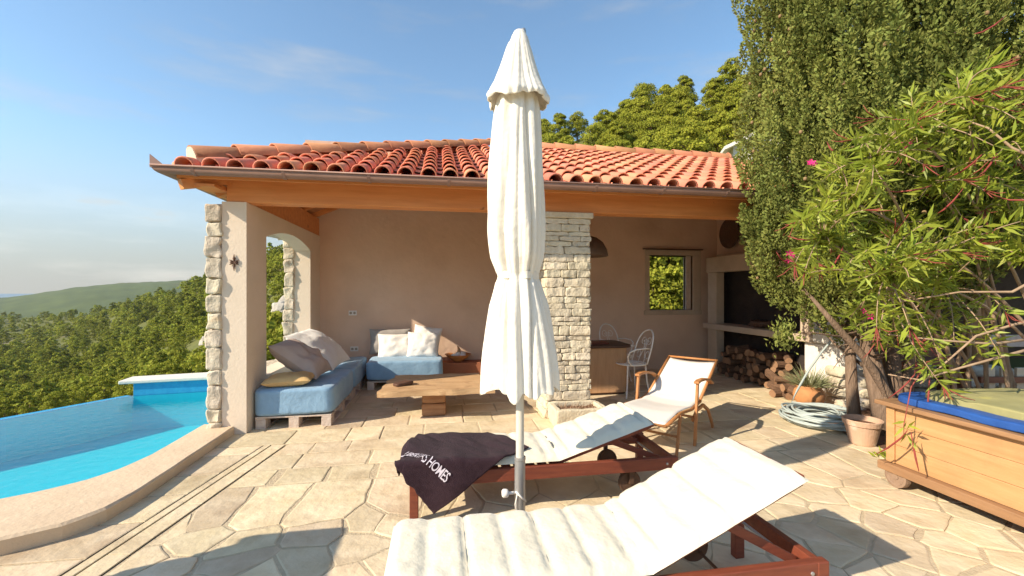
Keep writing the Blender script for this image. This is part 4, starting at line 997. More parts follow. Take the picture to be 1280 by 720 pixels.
mb = MB(); random.seed(9); mb.stone((-.04, -.04, .222), (.135, .20, .072), 8, .006, 8, 12); mb.stone((-.04, -.04, .075), (.14, .21, .075), 8, .006, 8, 12); mb.build('pedestal', M['block'], t)
mb = MB(); mb.stone((0, 0, .022), (.11, .065, .022), 8, .004, 12, 5); o = mb.build('leather_pouch', M['leather'], smooth=True); o.location = (-.42, 5.17, .366); o.rotation_euler = (0, R(-4), R(28)); tag(o, 'small dark brown pouch lying on the slab table', 'pouch')
bo = thing('fruit_bowl', 'wooden bowl with pale shells on the bench by the back wall', 'bowl', (.30, 7.38, .272))
MB().lathe([(.0001, .008), (.07, .0), (.075, .01), (.15, .06), (.215, .12), (.22, .128), (.21, .125), (.14, .07), (.06, .03), (.0001, .028)], 36).build('bowl_body', M['teak'], bo, smooth=True)
random.seed(4); mb = MB()
for i in range(7): mb.stone((random.uniform(-.1, .1), random.uniform(-.1, .1), .10 + random.uniform(0, .04)), (.05, .035, .03), 4, .012, 14, 3)
mb.build('shells', M['pillow_white'], bo, smooth=True)
MB().tube([(0, 0, .13), (.02, 0, .2), (-.01, .01, .27)], [.022, .026, .006], 8).build('driftwood_piece', M['slab'], bo, smooth=True)

# ------------------------------------------------------------------ bar block, chairs, lamp, tray, planter
t = thing('bar_block', 'tan wooden counter block with dark top behind the centre pillar', 'counter', (2.20, 6.08, 0))
mb = MB()
def rrect(hx, hy, r, n=6):
    out = []
    for (cx, cy, a0) in ((hx - r, hy - r, 0), (-hx + r, hy - r, 90), (-hx + r, -hy + r, 180), (hx - r, -hy + r, 270)):
        out += [(cx + r * math.cos(R(a0 + 90 * i / n)), cy + r * math.sin(R(a0 + 90 * i / n))) for i in range(n + 1)]
    return out
mb.prism(rrect(.45, .30, .10), .03, .66); mb.build('counter_body', M['barwood'], t, bev=.006)
mb = MB(); mb.prism(rrect(.50, .34, .12), .663, .70); mb.build('counter_top', M['darkwood'], t, bev=.006)
mb = MB(); mb.prism(rrect(.43, .28, .09), 0, .029); mb.build('plinth', M['darkwood'], t)
mb = MB(); mb.prism(rrect(.20, .13, .04), .0, .022); mb.prism(rrect(.17, .10, .03), .0221, .026, mi=0); o = mb.build('serving_tray', M['lounger'], bev=.004); o.location = (2.20, 6.0, .702); tag(o, 'flat red brown tray on the dark counter top', 'tray')
def make_wire_chair(label, loc, rz):
    t = thing('wire_chair', label, 'chair', loc, rz, 'white scrolled iron chairs'); r = .011
    mb = MB(); ring = lambda rad, z: [(rad * math.cos(a), rad * math.sin(a), z) for a in np.linspace(0, 2 * math.pi, 28, endpoint=False)]
    for rad in (.205, .185, .15, .115, .08, .045): mb.tube(ring(rad, .445 if rad > .2 else .44), r if rad > .2 else .004, 6, closed=True)
    for i in range(18): a = i * math.pi / 9; mb.tube([(.02 * math.cos(a), .02 * math.sin(a), .438), (.2 * math.cos(a), .2 * math.sin(a), .442)], .0035, 5)
    mb.build('seat', M['iron_white'], t, smooth=True)
    for (a, k) in ((40, 1), (140, 1), (220, 1), (320, 1)):
        c, s = math.cos(R(a)), math.sin(R(a)); mb = MB(); mb.tube([(c * .195, s * .195, .44), (c * .20, s * .20, .36), (c * .215, s * .215, .2), (c * .255, s * .255, .02), (c * .27, s * .27, .004)], r, 7); mb.build('leg', M['iron_white'], t, smooth=True)
    mb = MB(); B = []                      # back hoop on the -x side (the chair faces +x)
    for q in np.linspace(0, 1, 26):
        y = -.17 * math.cos(q * math.pi) * (1 + .12 * math.sin(q * math.pi)); z = .445 + .46 * (math.sin(q * math.pi)) ** .55; B.append((-.14 - .16 * (z - .445) / .46 - .03 * (1 - abs(y) / .17), y, z))
    mb.tube(B, r, 7)
    def bk(y, z): return (-.165 - .16 * (z - .445) / .46, y, z)
    for sg in (-1, 1):
        sp = [bk(sg * (.012 + (.06 - .045 * k / 26) * (1 - math.cos(k * .42)) * .9), .74 + .07 * (1 - .02 * k) * math.sin(k * .42) * (1 - k / 34)) for k in range(26)]
        mb.tube(sp, .005, 6); mb.tube([bk(sg * .012, .74), bk(sg * .02, .62), bk(sg * .055, .5), bk(sg * .06, .45)], .005, 6)
        mb.tube([bk(sg * (.09 + .035 * math.cos(a)), .56 + .05 * math.sin(a)) for a in np.linspace(0, 5.6, 16)], .0045, 6)
    mb.build('backrest', M['iron_white'], t, smooth=True)
    for sg in (-1, 1):
        mb = MB(); mb.tube([(-.19, sg * .165, .66), (-.08, sg * .225, .675), (.08, sg * .235, .67), (.17, sg * .215, .64), (.195, sg * .19, .58), (.17, sg * .17, .50), (.12, sg * .165, .45)], r, 7)
        mb.tube([(.15 + .03 * math.cos(a) * (1 - k / 22), sg * .19, .57 + .03 * math.sin(a) * (1 - k / 22)) for k, a in enumerate(np.linspace(0, 7, 18))], .004, 6); mb.build('armrest', M['iron_white'], t, smooth=True)
    return t
wc = make_wire_chair('white scrolled iron armchair standing at the end of the counter', (2.66, 5.74, 0), R(192))
dup(wc, (2.84, 6.70, 0), R(-82), 'white scrolled iron chair behind the counter, only its back showing')
pl = thing('pendant_lamp', 'dark metal half dome lamp hanging beside the centre pillar', 'lamp', (2.12, 6.05, 1.97))
mb = MB(); mb.lathe([(.30, 0), (.303, .006), (.285, .10), (.23, .20), (.14, .27), (.05, .30), (.03, .31)], 36); mb.lathe([(.03, .309), (.05, .296), (.138, .264), (.227, .195), (.281, .098), (.297, .002), (.30, 0)], 36); mb.build('lamp_shade', M['lampmetal'], pl, smooth=True)
MB().tube([(0, 0, .30), (0, 0, 1.16)], .006, 6).build('cord', M['dark'], pl)
MB().lathe([(.0001, .25), (.02, .25), (.035, .19), (.0001, .15)], 14).build('bulb', M['knob'], pl, smooth=True)
t = MB().lathe([(.0001, .05), (.02, .05), (.10, .03), (.2, .012), (.26, .0), (.275, .012), (.27, .03), (.2, .035), (.1, .055), (.0001, .075)], 36)
t.xform(Matrix.Translation((XR - .078, 7.12, 2.52)) @ Matrix.Rotation(R(90), 4, 'Y')); tag(t.build('wicker_tray', M['basket'], smooth=True, fix=True), 'round dark wicker tray hung high on the right wall', 'tray')
orn = MB()
for (x, z, r_) in ((0, 0, .022), (-.026, .0, .013), (.026, .0, .013), (0, .04, .014), (0, -.035, .012)): orn.lathe([(.0001, 0), (r_, 0), (r_ * .9, .008), (.0001, .012)], 10, (x, z, 0))
for (a, L) in ((90, .085), (30, .05), (150, .05), (210, .05), (330, .05), (270, .09)):
    orn.tube([(0, 0, .005), (math.cos(R(a)) * L * .5 , math.sin(R(a)) * L * .5, .008), (math.cos(R(a)) * L, math.sin(R(a)) * L, .005)], [.006, .009, .002], 6)
orn.xform(Matrix.Translation((-2.068, YF - .003, 1.752)) @ Matrix.Rotation(R(90), 4, 'X')); tag(orn.build('iron_ornament', M['iron'], fix=True), 'small rusty iron star ornament fixed to the front pillar face', 'ornament')
tr = thing('stone_trough', 'weathered stone trough of dry earth at the foot of the pillar', 'planter', (1.50, 4.60, 0))
random.seed(12); mb = MB(); w_, d_, h_ = .29, .175, .20
for (cx, cy, hx, hy) in ((0, -d_, w_, .03), (0, d_, w_, .03), (-w_ + .03, 0, .03, d_ - .028), (w_ - .03, 0, .03, d_ - .028)): mb.stone((cx, cy, h_ / 2), (hx, hy, h_ / 2), 8, .008, 9, 10)
mb.box(-w_ + .05, w_ - .05, -d_ + .03, d_ - .03, 0, .12); mb.build('trough_body', M['ledge'], tr)
mb = MB(); mb.grid(lambda u, v: ((u - .5) * .5, (v - .5) * .30, .15 + .02 * noise.noise(Vector((u * 6, v * 6, 0)))), 14, 10); mb.build('dry_earth', M['soil'], tr)
g = np.random.default_rng(2); P = np.stack([g.uniform(-.2, .2, 160), g.uniform(-.12, .12, 160), np.full(160, .15)], 1); D = np.stack([g.normal(0, .6, 160), g.normal(0, .6, 160), np.ones(160)], 1)
V, F = leaves(P, D, g.uniform(.03, .09, 160), .006, seed=2); link('dry_stalks', np_mesh('dry_stalks', V, F, M['twig']), tr)

# ------------------------------------------------------------------ steamer chair
def make_deckchair(label, loc, rz):
    t = thing('deck_chair', label, 'deck chair', loc, rz, 'wooden deck chairs with white slings')      # faces +x, sling joint at x = 0
    w2 = .25
    pts_ = [(-.68, .675), (-.50, .585), (-.30, .485), (-.10, .395), (.0, .365), (.15, .35), (.35, .37), (.55, .38), (.86, .345)]
    def sl_(u, v):
        q = u * (len(pts_) - 1); i = min(int(q), len(pts_) - 2); k = q - i; x = pts_[i][0] * (1 - k) + pts_[i + 1][0] * k; z = pts_[i][1] * (1 - k) + pts_[i + 1][1] * k
        return (x, (v * 2 - 1) * w2, z - .02 * (1 - (2 * v - 1) ** 2))
    mb = MB(); mb.grid(sl_, 40, 12); mb.build('sling', M['fabric_white'], t, smooth=True, solid=.006)
    for sg in (-1, 1):
        y = sg * (w2 + .012); mb = MB(); mb.tube([(a, y, b) for a, b in [(-.69, .685), (-.4, .54), (-.08, .375)]], .015, 8); mb.tube([(a, y, b) for a, b in [(-.08, .36), (.2, .335), (.5, .365), (.87, .335)]], .015, 8); mb.build('side_rail', M['teak'], t, smooth=True)
        y = sg * (w2 + .045); mb = MB(); A = [(-.36, .50), (-.24, .555), (-.08, .585), (.08, .595), (.16, .585)]
        for a, b in zip(A[:-1], A[1:]): mb.bar((a[0], y, a[1]), (b[0], y, b[1]), .05, .024)
        mb.build('armrest', M['teak'], t, bev=.006)
        mb = MB(); mb.bar((.12, y, .575), (.21, y, .0), .024, .035, up=(1, 0, 0)); mb.build('leg', M['teak'], t, bev=.004)
        mb = MB(); L = [(.19, .23), (.05, .30), (-.15, .31), (-.33, .22), (-.47, .05), (-.50, .0)]
        for a, b in zip(L[:-1], L[1:]): mb.bar((a[0], y - sg * .026, a[1]), (b[0], y - sg * .026, b[1]), .022, .034, up=(0, 0, 1) if abs(a[0] - b[0]) > .08 else (1, 0, 0))
        mb.build('leg', M['teak'], t, bev=.004)
        mb = MB(); mb.bar((.55, y - sg * .02, .36), (.66, y - sg * .02, 0), .022, .03, up=(1, 0, 0)); mb.build('leg', M['teak'], t, bev=.004)
    for (x, z) in ((-.695, .69), (-.07, .355), (.875, .335), (.60, .18), (.17, .26)): MB().tube([(x, -w2 - .02, z), (x, w2 + .02, z)], .012, 8).build('cross_bar', M['teak'], t, smooth=True)
    return t
dc = make_deckchair('wooden deck chair with a reclined white sling near the centre pillar', (2.33, 4.09, 0), R(221))
# unseen post added left of the frame to cast a shadow on the paving
sp_ = thing('shadow_post', 'unseen squat stone post added beside the pool coping to cast a shadow', 'post', (-2.57, 1.90, 0))
random.seed(40); mb = MB()
for k in range(6): mb.stone((0, 0, .09 + k * .18), (.235, .24, .088), 6, .014, 7, 8, random.random())
mb.build('shaft', M['stone'], sp_, smooth=True); MB().box(-.26, .26, -.265, .265, 1.085, 1.14).build('post_cap', M['palestone'], sp_, bev=.01)

# ------------------------------------------------------------------ cart bed
ct = thing('cart_bed', 'varnished wooden chest on small wheels with blue tarp and olive cushion on top', 'cart', (3.37, 2.78, 0), R(-1.5))
CW, CL = 1.02, 2.0
mb = MB()
nb = 3
for i in range(nb):
    z0 = .165 + i * .141; mb.box(0, .025, -CL, 0, z0, z0 + .139, tint=random.random())
    mb.box(CW - .025, CW, -CL, 0, z0, z0 + .139, tint=random.random()); mb.box(.0255, CW - .0255, -.025, 0, z0, z0 + .139, tint=random.random()); mb.box(.0255, CW - .0255, -CL, -CL + .025, z0, z0 + .139)
mb.build('side_boards', M['cartwood'], ct, bev=.003)
for y in (-.03, -1.36): MB().box(-.016, -.001, y - .03, y + .03, .166, .586).build('batten', M['cartwood'], ct, bev=.003)
mb = MB(); mb.box(-.05, .02, -CL - .04, .04, .10, .162); mb.box(.022, CW, -.02, .04, .10, .162); mb.box(CW + .002, CW + .05, -CL, .04, .10, .162); mb.build('skirt', M['carttrim'], ct, bev=.006)
MB().box(-.055, CW + .06, -CL - .06, .06, .590, .622).build('lid', M['carttrim'], ct, bev=.006)
for (x, y) in ((-.02, -.09), (-.02, -CL + .2), (CW - .1, -.09), (CW - .1, -CL + .2)):
    mb = MB(); mb.lathe([(.0001, -.022), (.02, -.022), (.022, -.016), (.055, -.016), (.062, -.024), (.078, -.022), (.080, 0), (.078, .022), (.062, .024), (.055, .016), (.022, .016), (.02, .022), (.0001, .022)], 24)
    mb.xform(Matrix.Translation((x, y, .081)) @ Matrix.Rotation(R(90), 4, 'Y')); mb.build('wheel', M['wheel'], ct)
mb = MB(); mb.tube([(-.03, -.09, .081), (CW, -.09, .081)], .014, 8); mb.tube([(-.03, -CL + .2, .081), (CW, -CL + .2, .081)], .014, 8); mb.build('axle', M['wheel'], ct)
random.seed(44)
mb = MB(); mb.stone((CW / 2 + .01, -CL / 2 + .02, .652), (CW / 2 + .02, CL / 2 + .0, .032), 26, .022, 3.5, 9); mb.build('blue_tarp', M['tarp'], ct, smooth=True)
mb = MB(); mb.stone((CW / 2 + .05, -CL / 2 - .02, .690), (CW / 2 - .06, CL / 2 - .09, .035), 24, .02, 3.2, 10); mb.build('seat_cushion', M['olive'], ct, smooth=True)

# ------------------------------------------------------------------ pots, hose
po = thing('flower_pot', 'empty pale clay pot standing by the cart at the paving edge', 'pot', (3.98, 3.52, 0))
MB().lathe([(.0001, .01), (.10, .005), (.105, .02), (.142, .185), (.155, .19), (.162, .235), (.158, .24), (.148, .238), (.140, .19), (.0001, .17)], 36).build('pot_body', M['pot'], po, smooth=False)
MB().lathe([(.0001, .196), (.07, .2), (.142, .19)], 20).build('pot_soil', M['soil'], po, smooth=True)
up = thing('urn_planter', 'round orange clay urn with grey green spiky plant below the white pier', 'planter', (4.55, 4.72, 0))
MB().lathe([(.0001, .0), (.09, .0), (.10, .02), (.15, .09), (.172, .16), (.155, .23), (.13, .255), (.15, .275), (.145, .285), (.12, .27), (.0001, .26)], 36).build('urn_body', M['clay'], up, smooth=True)
g = np.random.default_rng(14); n = 240; a = g.uniform(0, 6.28, n); P = np.stack([np.cos(a) * .05, np.sin(a) * .05, np.full(n, .26)], 1); D = np.stack([np.cos(a) * g.uniform(.3, 1.6, n), np.sin(a) * g.uniform(.3, 1.6, n), g.uniform(.3, 1.2, n)], 1)
V, F = leaves(P, D, g.uniform(.16, .36, n), g.uniform(.008, .016, n), seed=3); link('spiky_leaves', np_mesh('spiky_leaves', V, F, M['agave'], g.uniform(0, 1, n)), up)
hs_ = MB(); random.seed(8); P = []
N = 15; cx, cy = 4.16, 4.17
for k in range(N * 26):
    a = 2 * math.pi * k / 26; lp = k / 26; rr = .30 + .085 * math.sin(lp * 2.1) + .035 * noise.noise(Vector((lp * 1.3, 1, 0))); ox = .05 * math.sin(lp * 1.7); oy = .05 * math.cos(lp * 2.3)
    P.append((cx + ox + rr * math.cos(a), cy + oy + rr * math.sin(a), .018 + .010 * lp * .75 + .012 * (1 + math.sin(a * 3 + lp))))
P += [(4.12, 4.52, .14), (4.16, 4.47, .30), (4.25, 4.42, .52), (4.36, 4.34, .76), (4.42, 4.22, .96), (4.44, 4.08, 1.02)]
hs_.tube(P, .0125, 7); tag(hs_.build('garden_hose', M['hose'], smooth=True), 'grey garden hose coiled on the paving with one end hung on the tree', 'hose')

# ------------------------------------------------------------------ cypress
CX, CYY = 4.52, 3.88
cy = thing('cypress_tree', 'big dense cypress with upright sprays and several bare trunks beside the pavilion', 'tree', (CX, CYY, 0))
g = np.random.default_rng(17)
def rad_c(z): return np.interp(z, [.85, 1.05, 1.3, 1.7, 2.2, 3.2, 4.5, 6.0, 7.4, 8.4], [.30, .58, .88, 1.05, 1.10, 1.12, 1.06, .88, .5, .1])
A_ = []; Z_ = []; Q_ = []; row = 0
for z0 in np.arange(.95, 8.1, .30):
    n_r = max(5, int(2 * math.pi * float(rad_c(z0)) / .185))
    for k in range(n_r): A_.append((k + .5 * (row % 2) + g.uniform(-.32, .32)) / n_r * 2 * math.pi); Z_.append(z0 + g.uniform(-.13, .13)); Q_.append(g.uniform(.86, 1.03))
    row += 1
no = len(A_); ni = 1100
A_ += list(g.uniform(0, 6.28, ni)); Z_ += list(g.uniform(1.2, 7.6, ni)); Q_ += list(g.uniform(.3, .8, ni))
a, z, q = np.array(A_), np.array(Z_), np.array(Q_); npl = len(a)
lob = np.array([1 + .13 * noise.noise(Vector((math.cos(b) * 2.2, math.sin(b) * 2.2, c * .9))) + .09 * noise.noise(Vector((math.cos(b) * 5, math.sin(b) * 5, c * 2))) for b, c in zip(a, z)])
rr = rad_c(z) * q * lob
rr = rr * np.where((z < 1.5) & (np.cos(a - math.pi * 1.05) < -.2), .55, 1.0)
PB = np.stack([rr * np.cos(a), rr * np.sin(a), z], 1)
out = np.stack([np.cos(a), np.sin(a), np.zeros(npl)], 1)
AX = unit(np.stack([np.zeros(npl), np.zeros(npl), np.ones(npl)], 1) + out * g.uniform(.05, .34, (npl, 1)) + .11 * g.normal(size=(npl, 3)))
PLn = g.uniform(.38, .70, npl); nl = 330
t = g.uniform(0, 1, (npl, nl)); rho = .074 * np.sin(np.pi * (.10 + .90 * t) ** .85) ** .6 * g.uniform(.75, 1.25, (npl, 1))
rv = g.normal(size=(npl, nl, 3)); rv = unit(rv - (rv * AX[:, None]).sum(-1, keepdims=True) * AX[:, None])
ang_ = np.arctan2((rv * out[:, None]).sum(-1), rv[..., 2] + 1e-6); lump = 1 + .22 * np.sin(ang_ * 3 + t * 14 + g.uniform(0, 6, (npl, 1)))
LP = PB[:, None] + AX[:, None] * (t * PLn[:, None])[..., None] + rv * (rho * lump * g.uniform(.62, 1.05, (npl, nl)))[..., None]
LD = AX[:, None] * .8 + rv * .75 + .3 * g.normal(size=(npl, nl, 3))
pt_ = g.beta(2, 2, npl); tt = np.clip(pt_[:, None] * .45 + .4 * t + .15 * g.uniform(0, 1, (npl, nl)), 0, 1)
V, F = leaves(LP.reshape(-1, 3), LD.reshape(-1, 3), g.uniform(.026, .046, npl * nl), g.uniform(.018, .027, npl * nl), seed=5)
link('crown', np_mesh('crown', V, F, M['cypress'], tt.ravel()), cy)
cone_me = MB().stone((0, 0, 0), (.015, .015, .018), 3, .003, 30, 2.5).mesh('cone', M['cone'], True)   # small brown cones among the sprays
for i in range(80):
    b = g.uniform(math.pi * .7, math.pi * 1.75); c = g.uniform(1.6, 4.8); r_ = float(rad_c(c)) * 1.05; link('cone', cone_me, cy).location = (r_ * math.cos(b), r_ * math.sin(b), c)
for pts_, r_ in (([(-.02, -.16, -.05), (-.06, -.13, .35), (-.1, -.05, .8), (-.1, .0, 1.5), (-.05, 0, 3.2)], [.115, .095, .08, .07, .03]),
                 ([(.12, -.05, -.05), (.16, -.08, .4), (.22, .0, .9), (.2, .02, 1.7), (.1, 0, 3)], [.10, .085, .075, .06, .03]),
                 ([(-.13, .08, -.05), (-.20, .06, .45), (-.16, .12, 1.0), (-.1, .1, 1.9)], [.07, .055, .045, .03]),
                 ([(.10, -.20, -.03), (-.05, -.22, .38), (-.32, -.2, .78), (-.62, -.15, 1.12), (-.85, -.1, 1.4)], [.055, .045, .036, .03, .015]),
                 ([(.30, -.1, -.03), (.26, -.14, .5), (.36, -.1, 1.0), (.5, -.1, 1.6)], [.06, .05, .045, .03])):
    mb = MB(); mb.tube(pts_, r_, 10); mb.build('trunk', M['trunk'], cy, smooth=True)
mb = MB()
for i in range(46):
    b = g.uniform(0, 6.28); z0 = g.uniform(.9, 3.5); r1 = float(rad_c(z0 + .4)) * .8; mb.tube([(-.05, 0, z0 - .3), (math.cos(b) * r1 * .5, math.sin(b) * r1 * .5, z0 - .05), (math.cos(b) * r1, math.sin(b) * r1, z0 + .4)], [.022, .014, .006], 5)
mb.tube([(-.4, -.1, .98), (-.72, .02, 1.03), (-1.02, .02, 1.03)], [.012, .009, .006], 6)
for k in range(14):                                         # bare dead twigs under the crown
    b = g.uniform(2.6, 4.6); x0, y0 = -.1 + g.uniform(-.1, .2), -.1; L = g.uniform(.35, .7); mb.tube([(x0, y0, .75 + .03 * k), (x0 + math.cos(b) * L * .5, y0 + math.sin(b) * L * .5, .85 + .02 * k), (x0 + math.cos(b) * L, y0 + math.sin(b) * L, .86 + g.uniform(-.25, .3))], [.012, .008, .003], 5)
mb.build('branches', M['trunk'], cy, smooth=True)
n = 420; P = np.array([-1.05, .02, 1.0]) + g.normal(0, 1, (n, 3)) * [.055, .055, .075]; V, F = leaves(P, g.normal(0, .5, (n, 3)) + [0, 0, .8], g.uniform(.03, .06, n), .018, seed=9); link('foliage', np_mesh('foliage', V, F, M['cypress'], g.uniform(.3, 1, n)), cy)

# ------------------------------------------------------------------ oleander
RT = [np.array([5.05, 3.25, 0]), np.array([5.45, 2.75, 0]), np.array([4.75, 3.15, 0])]
ol = thing('oleander_bush', 'leggy oleander with long yellow green leaves and red pods reaching over the cart', 'shrub', (5.05, 3.25, 0))
o0 = np.array([5.05, 3.25, 0]); g = np.random.default_rng(23); stems = MB(); LPp = []; LDd = []; LL = []; TTt = []
def bez(a, b, c, t): return a * (1 - t) ** 2 + b * 2 * t * (1 - t) + c * t * t
tips = []
def inblob(px, py):
    left = np.interp(py, [60, 110, 160, 200, 260, 330, 400, 470], [1195, 1150, 1075, 1030, 990, 985, 1060, 1120]); return px > left
while len(tips) < 255:
    px, py = g.uniform(980, 1330), g.uniform(62, 440)
    if not inblob(px, py): continue
    if py > 350 and g.random() < .45: continue
    if py < 130 and g.random() < .35: continue
    if px > 1200 and 320 < py and g.random() < .86: continue
    D = g.uniform(2.75, 3.75) + (.25 if px < 1080 else 0); x, y = c2b((px - 640) / 540 * D, D); tips.append(np.array([x, y, EYE + (365 - py) / 540 * D]))
for (x, y, z_) in ((3.42, 2.62, .93), (3.5, 2.5, .86), (3.62, 2.75, .98), (3.36, 2.40, .80), (3.95, 2.6, 1.0), (3.75, 2.35, 1.02)): tips.append(np.array([x, y, z_]))
HUB = []
for k in range(17):
    px, py = ((1090, 205), (1060, 250), (1110, 290), (1150, 170), (1170, 230), (1160, 300), (1210, 140), (1220, 210), (1215, 280), (1260, 190), (1265, 270), (1300, 230), (1110, 350), (1180, 360), (1240, 110), (1285, 330), (1030, 300))[k]
    D = 3.1 + .5 * (k % 3) * .5 + .1 * (k % 2); x, y = c2b((px - 640) / 540 * D, D); h_ = np.array([x, y, EYE + (365 - py) / 540 * D]); HUB.append(h_)
    rt = RT[k % 2] + np.array([g.normal(0, .12), g.normal(0, .12), 0]); ctl = rt * .75 + h_ * .25; ctl[2] = h_[2] * .72 + g.normal(0, .1)
    stems.tube([bez(rt, ctl, h_, t) - o0 for t in np.linspace(0, 1, 12)], np.linspace(.019, .008, 12), 6)
for k, tip in enumerate(tips):
    hb = min(HUB, key=lambda q: np.linalg.norm(q - tip) + .5 * max(0, q[2] - tip[2] - .1)); ctl = hb * .5 + tip * .5 + np.array([g.normal(0, .06), g.normal(0, .06), .12 + g.normal(0, .05)])
    pth = [bez(hb, ctl, tip, t) - o0 for t in np.linspace(0, 1, 9)]
    stems.tube(pth, np.linspace(.006, .0028, 9), 5)
    d = unit(pth[-1] - pth[-2]); L = max(np.linalg.norm(pth[-1] - pth[0]), .1)
    nn = int(g.integers(8, 13)); tv = g.beta(2, 2)
    for j in range(nn):
        t = 1 - .032 * j * g.uniform(.7, 1.2) / L; p = bez(hb, ctl, tip, max(t, .15)) - o0
        ph_ = g.uniform(0, 6.28); s = unit(np.cross(d, [.3, .2, 1])); u = np.cross(s, d)
        for w_ in range(3):
            a = ph_ + w_ * 2.1 + g.uniform(-.3, .3); rad = s * math.cos(a) + u * math.sin(a)
            LPp.append(p); LDd.append(d * g.uniform(.15, .85) + rad * (.6 + .05 * j) + np.array([0, 0, .16])); LL.append(g.uniform(.085, .15)); TTt.append(min(1, max(0, tv * .6 + .4 * g.random())))
    if k % 3 == 0:
        reds = MB(); e_ = pth[-1] + d * .02
        for _ in range(int(g.integers(3, 6))):                   # red twiglets of an old flower head
            dd = unit(d + g.normal(0, .45, 3)); L2 = g.uniform(.06, .16); reds.tube([e_ - d * .03, e_ + dd * L2 * .6, e_ + dd * L2 + np.array([0, 0, .01])], [.0038, .0032, .002], 5)
        reds.build('old_flower_stalk', M['redtwig'], ol, smooth=True)
stems.build('stems', M['twig'], ol, smooth=True)
V, F = leaves(np.array(LPp), np.array(LDd), np.array(LL), np.array(LL) * g.uniform(.14, .20, len(LL)), seed=6)
link('foliage', np_mesh('foliage', V, F, M['oleander'], np.array(TTt)), ol)
def pod(p, d, L):
    p = np.array(p, float) - o0; d = unit(np.array(d, float)); q = p + d * L * .5 + np.array([0, 0, -.01]); mb = MB(); mb.tube([p - d * .06 + np.array([0, 0, .025]), p, q, p + d * L], [.002, .0055, .006, .002], 6); mb.build('seed_pod', M['pod'], ol, smooth=True)
for p, d, L in (((3.20, 2.55, .42), (-.1, .75, -.8), .24), ((3.20, 2.47, .40), (0, -.22, -1), .17), ((3.42, 2.66, .80), (-.3, .5, -.75), .20), ((3.40, 2.52, .78), (-.1, 0, -1), .16)): pod(p, d, L)
mb = MB(); mb.tube([(3.72 - o0[0], 2.6 - o0[1], .98), (3.42 - o0[0], 2.55 - o0[1], .95), (3.26 - o0[0], 2.53 - o0[1], .78), (3.20 - o0[0], 2.53 - o0[1], .52), (3.20 - o0[0], 2.53 - o0[1], .42)], [.006, .005, .004, .003, .002], 6); mb.build('hanging_twig', M['redtwig'], ol, smooth=True)
P = []; D = []
for k in range(9): P.append((3.21 - o0[0], 2.52 - o0[1], .46 + .03 * (k % 4))); D.append((g.uniform(-.4, .1), g.uniform(-1, 1), g.uniform(-.7, .3)))
V, F = leaves(np.array(P), np.array(D), g.uniform(.08, .13, 9), .02, seed=8); link('hanging_leaves', np_mesh('hanging_leaves', V, F, M['oleander'], g.uniform(.3, .9, 9)), ol)
for px, py, D in ((1040, 188, 3.35), (1120, 240, 3.2), (1185, 130, 3.1), (1228, 40, 3.0), (1010, 300, 3.3), (1050, 318, 3.2), (1230, 215, 2.9), (1262, 250, 2.85), (1180, 262, 3.0), (975, 322, 3.3), (1215, 205, 2.9), (1095, 345, 3.1)):
    x, y = c2b((px - 640) / 540 * D, D); a = g.uniform(0, 6.28); pod((x, y, EYE + (365 - py) / 540 * D), (g.uniform(-.8, .8), g.uniform(-.8, .8), g.uniform(-.5, .7)), g.uniform(.12, .22))
for px, py, D in ((1132, 181, 3.05), (1015, 204, 3.25), (986, 318, 3.25), (1078, 392, 3.2)):
    x, y = c2b((px - 640) / 540 * D, D); c = np.array([x, y, EYE + (365 - py) / 540 * D]) - o0; mb = MB()
    for f_ in range(5 if py < 300 else 3):
        cc = c + g.normal(0, .018, 3); nrm = unit(g.normal(0, 1, 3) + np.array([-.6, -1, .5])); s = unit(np.cross(nrm, [.2, .3, 1])); u = np.cross(s, nrm)
        for k in range(5):
            a = k * 1.257; e = s * math.cos(a) + u * math.sin(a); e2 = s * math.cos(a + .8) + u * math.sin(a + .8); mb.add([cc, cc + e * .018 + nrm * .004, cc + (e + e2) * .017 + nrm * .008, cc + e2 * .018 + nrm * .004], [(0, 1, 2, 3)])
    mb.build('flower', M['petal'], ol)
# arching bare boughs from the right
mb = MB()
for pp in (((1330, 418, 3.1), (1240, 430, 3.0), (1170, 425, 3.05), (1110, 418, 3.2)), ((1330, 425, 3.0), (1255, 445, 2.95), (1200, 460, 2.95), (1150, 475, 3.0), (1110, 468, 3.1)), ((1330, 395, 3.0), (1270, 405, 3.0), (1220, 420, 3.0), (1180, 455, 3.0), (1150, 480, 3.05)), ((1330, 330, 2.9), (1265, 365, 2.9), (1200, 365, 3.0), (1120, 378, 3.1)), ((1300, 200, 2.8), (1265, 185, 2.85), (1235, 160, 2.9), (1200, 148, 3.0))):
    P = []
    for px, py, D in pp: x, y = c2b((px - 640) / 540 * D, D); P.append(np.array([x, y, EYE + (365 - py) / 540 * D]) - o0)
    mb.tube(P, np.linspace(.011, .004, len(P)), 7)
    mb.tube([RT[1] - o0, (RT[1] - o0) * .4 + P[0] * .6 + np.array([0, 0, .2]), P[0]], [.018, .014, .011], 7)
mb.build('boughs', M['twig'], ol, smooth=True)

